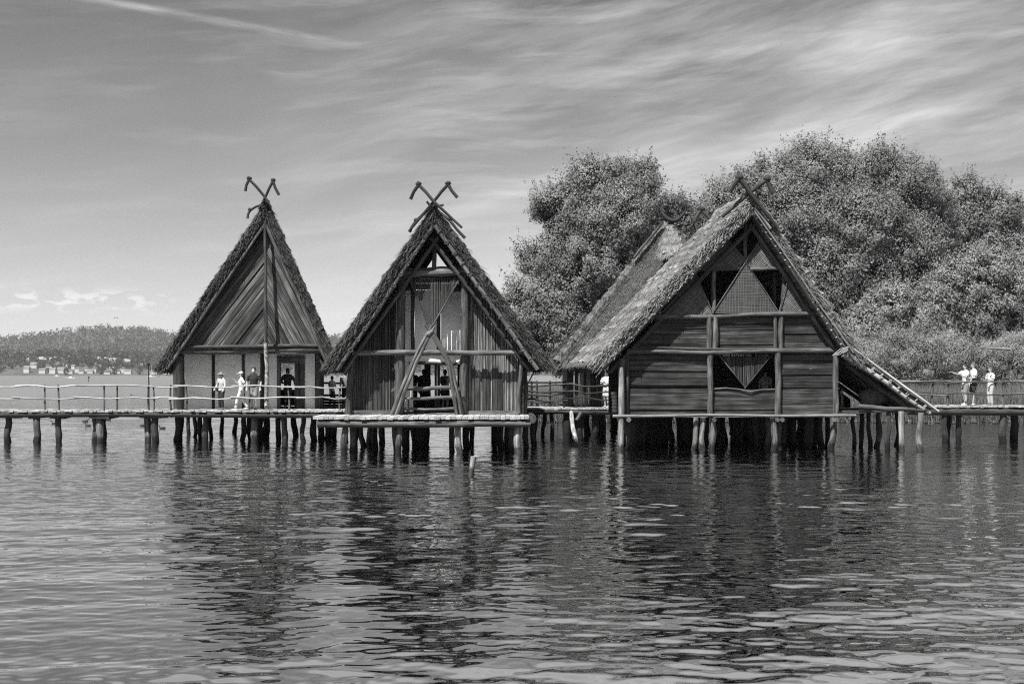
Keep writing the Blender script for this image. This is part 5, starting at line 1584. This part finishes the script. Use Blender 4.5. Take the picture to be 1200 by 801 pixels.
fs = np.stack([idx[:-1, :-1], idx[:-1, 1:], idx[1:, 1:], idx[1:, :-1]], -1).reshape(-1, 4)
mb = MB(); mb.add(np.stack([xx, yy, zz], -1).reshape(-1, 3), fs, smooth=True)
m, nt, b = newmat('lake water')
L = nt.links.new
b.inputs['Base Color'].default_value = grey(.002)
b.inputs['Roughness'].default_value = .015
b.inputs['IOR'].default_value = 1.36
ge = nd(nt, 'ShaderNodeNewGeometry')
n1 = nd(nt, 'ShaderNodeTexNoise'); n1.inputs['Scale'].default_value = 5.5; n1.inputs['Detail'].default_value = 3; n1.inputs['Roughness'].default_value = .5
L(ge.outputs['Position'], n1.inputs['Vector'])
n2 = nd(nt, 'ShaderNodeTexNoise'); n2.inputs['Scale'].default_value = 1.4; n2.inputs['Detail'].default_value = 2
L(ge.outputs['Position'], n2.inputs['Vector'])
sp = nd(nt, 'ShaderNodeSeparateXYZ'); L(ge.outputs['Position'], sp.inputs[0])
mr = nd(nt, 'ShaderNodeMapRange'); mr.inputs[1].default_value = 22; mr.inputs[2].default_value = 60; mr.inputs[3].default_value = 0; mr.inputs[4].default_value = 1
L(sp.outputs['Y'], mr.inputs[0])
ad = nd(nt, 'ShaderNodeMath', operation='MULTIPLY_ADD'); ad.inputs[1].default_value = 2.2
L(n2.outputs['Fac'], ad.inputs[0]); L(n1.outputs['Fac'], ad.inputs[2])
bp = nd(nt, 'ShaderNodeBump'); bp.inputs['Distance'].default_value = .055
ms = nd(nt, 'ShaderNodeMath', operation='MULTIPLY_ADD'); ms.inputs[1].default_value = .30; ms.inputs[2].default_value = .015
L(mr.outputs[0], ms.inputs[0]); L(ms.outputs[0], bp.inputs['Strength'])
L(ad.outputs[0], bp.inputs['Height']); L(bp.outputs[0], b.inputs['Normal'])
rg = nd(nt, 'ShaderNodeMapRange'); rg.inputs[1].default_value = 60; rg.inputs[2].default_value = 400; rg.inputs[3].default_value = .012; rg.inputs[4].default_value = .28
L(sp.outputs['Y'], rg.inputs[0]); L(rg.outputs[0], b.inputs['Roughness'])
gl = nd(nt, 'ShaderNodeBsdfGlossy'); gl.inputs['Color'].default_value = grey(.95); L(rg.outputs[0], gl.inputs['Roughness']); L(bp.outputs[0], gl.inputs['Normal'])
wm = nd(nt, 'ShaderNodeMixShader'); wm.inputs[0].default_value = .60
L(b.outputs[0], wm.inputs[1]); L(gl.outputs[0], wm.inputs[2]); L(wm.outputs[0], nt.nodes['Material Output'].inputs['Surface'])
mb.build('water', m, None, None, None, None, 'structure')

# ------------------------------------------------------------------ the air over the lake
mb = MB(); abox(mb, (-9000, -300, -4), (9000, 8200, 260))
m = bpy.data.materials.new('lake haze'); m.use_nodes = True
nt = m.node_tree; nt.nodes.clear()
pv = nt.nodes.new('ShaderNodeVolumePrincipled'); pv.inputs['Color'].default_value = grey(.9); pv.inputs['Density'].default_value = .00005; pv.inputs['Anisotropy'].default_value = .2
nt.links.new(pv.outputs[0], nt.nodes.new('ShaderNodeOutputMaterial').inputs['Volume'])
mb.build('haze', m, None, 'thin summer haze over the lake', 'haze', None, 'stuff')

# ------------------------------------------------------------------ light, sky, camera
GR0, GR1, CLOUD = .57, .33, 4.0
EL, AZ = math.radians(57), math.radians(33)       # sun high, behind the viewer's left shoulder
sdir = Vector((-math.sin(AZ) * math.cos(EL), -math.cos(AZ) * math.cos(EL), math.sin(EL)))
su = bpy.data.lights.new('sun', 'SUN'); su.energy = 4.9; su.angle = math.radians(.5); su.color = (1, .99, .97)
so = bpy.data.objects.new('sun', su); COL.objects.link(so); so.rotation_euler = sdir.to_track_quat('Z', 'Y').to_euler()

w = bpy.data.worlds.new('World'); scene.world = w; w.use_nodes = True
nt = w.node_tree; L = nt.links.new
bg = nt.nodes['Background']
sky = nd(nt, 'ShaderNodeTexSky', sky_type='NISHITA'); sky.sun_disc = False
sky.sun_elevation = EL; sky.sun_rotation = math.pi + AZ
sky.altitude = 400; sky.air_density = 1.0; sky.dust_density = .6; sky.ozone_density = 1.5
# a red filter over black and white film: mostly the red and green light of the sky
sp = nd(nt, 'ShaderNodeSeparateColor'); L(sky.outputs[0], sp.inputs[0])
a1 = nd(nt, 'ShaderNodeMath', operation='MULTIPLY'); a1.inputs[1].default_value = .9; L(sp.outputs[0], a1.inputs[0])
a2 = nd(nt, 'ShaderNodeMath', operation='MULTIPLY_ADD'); a2.inputs[1].default_value = .1; L(sp.outputs[1], a2.inputs[0]); L(a1.outputs[0], a2.inputs[2])

tc = nd(nt, 'ShaderNodeTexCoord')
sx = nd(nt, 'ShaderNodeSeparateXYZ'); L(tc.outputs['Generated'], sx.inputs[0])
def mth(op, a, b=None, c=None):
    n = nd(nt, 'ShaderNodeMath', operation=op)
    for k_, q_ in enumerate((a, b, c)):
        if q_ is None: continue
        if isinstance(q_, (int, float)): n.inputs[k_].default_value = q_
        else: L(q_, n.inputs[k_])
    return n.outputs[0]


azi = mth('ARCTAN2', sx.outputs['X'], sx.outputs['Y'])
ele = mth('ARCSINE', sx.outputs['Z'])
cv = nd(nt, 'ShaderNodeCombineXYZ'); L(azi, cv.inputs[0]); L(ele, cv.inputs[1])
wn = nd(nt, 'ShaderNodeTexNoise'); wn.inputs['Scale'].default_value = 5.0; wn.inputs['Detail'].default_value = 2
L(cv.outputs[0], wn.inputs['Vector'])
bend = mth('MULTIPLY_ADD', wn.outputs['Fac'], .035, ele)


def fibres(ang, su_, sv_, off, lo_, hi_, det=10, rough_=.60, dist_=.12):
    """drawn-out ice cloud: noise stretched along a direction rising to the right"""
    v_ = nd(nt, 'ShaderNodeCombineXYZ')
    ca_, sa_ = math.cos(math.radians(ang)), math.sin(math.radians(ang))
    p_ = mth('ADD', mth('MULTIPLY', azi, ca_), mth('MULTIPLY', bend, sa_))
    q_ = mth('SUBTRACT', mth('MULTIPLY', bend, ca_), mth('MULTIPLY', azi, sa_))
    L(mth('MULTIPLY_ADD', p_, su_, off), v_.inputs[0]); L(mth('MULTIPLY_ADD', q_, sv_, off * .37), v_.inputs[1])
    n_ = nd(nt, 'ShaderNodeTexNoise'); n_.inputs['Scale'].default_value = 1; n_.inputs['Detail'].default_value = det
    n_.inputs['Roughness'].default_value = rough_; n_.inputs['Distortion'].default_value = dist_
    L(v_.outputs[0], n_.inputs['Vector'])
    r_ = ramp(nt, [(lo_, 0), ((lo_ + hi_) / 2, .4), (hi_, 1)]); L(n_.outputs['Fac'], r_.inputs[0])
    return r_.outputs[0]


right = nd(nt, 'ShaderNodeMapRange'); right.inputs[1].default_value = -.22; right.inputs[2].default_value = .10; right.inputs[3].default_value = .08; right.inputs[4].default_value = 1
L(azi, right.inputs[0])
mid = nd(nt, 'ShaderNodeMapRange'); mid.inputs[1].default_value = -.30; mid.inputs[2].default_value = -.05; mid.inputs[3].default_value = .35; mid.inputs[4].default_value = 1
L(azi, mid.inputs[0])
f1 = mth('MULTIPLY', fibres(13, 5, 30, 4.2, .42, .72), right.outputs[0])
f2 = mth('MULTIPLY', fibres(4, 7, 60, 9.7, .50, .78), mid.outputs[0])
f3 = mth('MULTIPLY', fibres(9, 2.2, 9, 2.1, .40, .75, 6, .5), right.outputs[0])
# one long thin vapour trail high on the left
tl_ = mth('ABSOLUTE', mth('SUBTRACT', mth('MULTIPLY_ADD', wn.outputs['Fac'], .012, ele), mth('MULTIPLY_ADD', azi, -.117, .2195)))
tm_ = nd(nt, 'ShaderNodeMapRange', interpolation_type='SMOOTHSTEP'); tm_.inputs[1].default_value = .0042; tm_.inputs[2].default_value = .0; L(tl_, tm_.inputs[0])
te_ = ramp(nt, [(.0, 0), (.22, 1), (.75, .8), (1, 0)]); L(mth('MULTIPLY_ADD', azi, 4.2, 1.36), te_.inputs[0])
trail = mth('MULTIPLY', mth('MULTIPLY', tm_.outputs[0], te_.outputs[0]), fibres(-6, 14, 90, 5.5, .30, .62))
tot0 = mth('MULTIPLY_ADD', f3, .45, mth('MULTIPLY_ADD', trail, .45, mth('MULTIPLY_ADD', f2, .45, mth('MULTIPLY', f1, .65))))
# small cumulus low over the hills on the left
cu = nd(nt, 'ShaderNodeTexNoise'); cu.inputs['Scale'].default_value = 62; cu.inputs['Detail'].default_value = 5
mpc = nd(nt, 'ShaderNodeMapping'); mpc.inputs['Scale'].default_value = (1, 1, 2.6)
L(tc.outputs['Generated'], mpc.inputs['Vector']); L(mpc.outputs[0], cu.inputs['Vector'])
cur = ramp(nt, [(.51, 0), (.60, 1)]); L(cu.outputs['Fac'], cur.inputs[0])
band = ramp(nt, [(.041, 0), (.046, 1), (.052, 1), (.059, 0)]); L(sx.outputs['Z'], band.inputs[0])
left = nd(nt, 'ShaderNodeMapRange'); left.inputs[1].default_value = -.22; left.inputs[2].default_value = -.26; L(sx.outputs['X'], left.inputs[0])
cm = nd(nt, 'ShaderNodeMath', operation='MULTIPLY'); L(cur.outputs[0], cm.inputs[0]); L(band.outputs[0], cm.inputs[1])
cm2 = nd(nt, 'ShaderNodeMath', operation='MULTIPLY'); L(cm.outputs[0], cm2.inputs[0]); L(left.outputs[0], cm2.inputs[1])
cm3 = nd(nt, 'ShaderNodeMath', operation='MULTIPLY'); cm3.inputs[1].default_value = 1.0; L(cm2.outputs[0], cm3.inputs[0])
tot = nd(nt, 'ShaderNodeMath', operation='ADD'); tot.use_clamp = True; L(tot0, tot.inputs[0]); L(cm3.outputs[0], tot.inputs[1])
cl = nd(nt, 'ShaderNodeMath', operation='MULTIPLY'); cl.inputs[1].default_value = .85; L(tot.outputs[0], cl.inputs[0])
mx = nd(nt, 'ShaderNodeMix', data_type='FLOAT'); L(cl.outputs[0], mx.inputs[0]); 
gz = nd(nt, 'ShaderNodeMapRange'); gz.inputs[1].default_value = 0; gz.inputs[2].default_value = .27; gz.inputs[3].default_value = GR0; gz.inputs[4].default_value = GR1
L(sx.outputs['Z'], gz.inputs[0])
gm = nd(nt, 'ShaderNodeMath', operation='MULTIPLY'); L(a2.outputs[0], gm.inputs[0]); L(gz.outputs[0], gm.inputs[1])
ve = ramp(nt, [(.255, 0), (.33, 1), (.50, .8), (.75, .1)]); L(sx.outputs['Z'], ve.inputs[0])  # unseen bright sky band added above the view to lift reflections and fill
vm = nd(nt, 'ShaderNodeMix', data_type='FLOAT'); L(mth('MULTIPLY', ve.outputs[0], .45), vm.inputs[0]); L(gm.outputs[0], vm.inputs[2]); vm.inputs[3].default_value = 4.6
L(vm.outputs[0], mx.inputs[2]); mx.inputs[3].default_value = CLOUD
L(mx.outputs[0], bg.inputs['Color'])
bg.inputs['Strength'].default_value = .13

cam = bpy.data.cameras.new('camera'); co = bpy.data.objects.new('camera', cam); COL.objects.link(co)
co.location = (0, 0, EYE); co.rotation_euler = (math.radians(90), 0, 0)
cam.sensor_width = 36; cam.lens = 36 * F / 1200
cam.shift_y = (HOR - 400.5) / 1200
cam.clip_end = 20000; cam.clip_start = .1
scene.camera = co
scene.view_settings.view_transform = 'Standard'
scene.view_settings.look = 'None'
scene.view_settings.exposure = .9
scene.view_settings.gamma = 1
scene.cycles.max_bounces = 6
scene.cycles.use_denoising = False
scene.cycles.volume_bounces = 0
scene.cycles.filter_width = 1.15
scene.cycles.caustics_reflective = False
scene.cycles.sample_clamp_indirect = 3.0
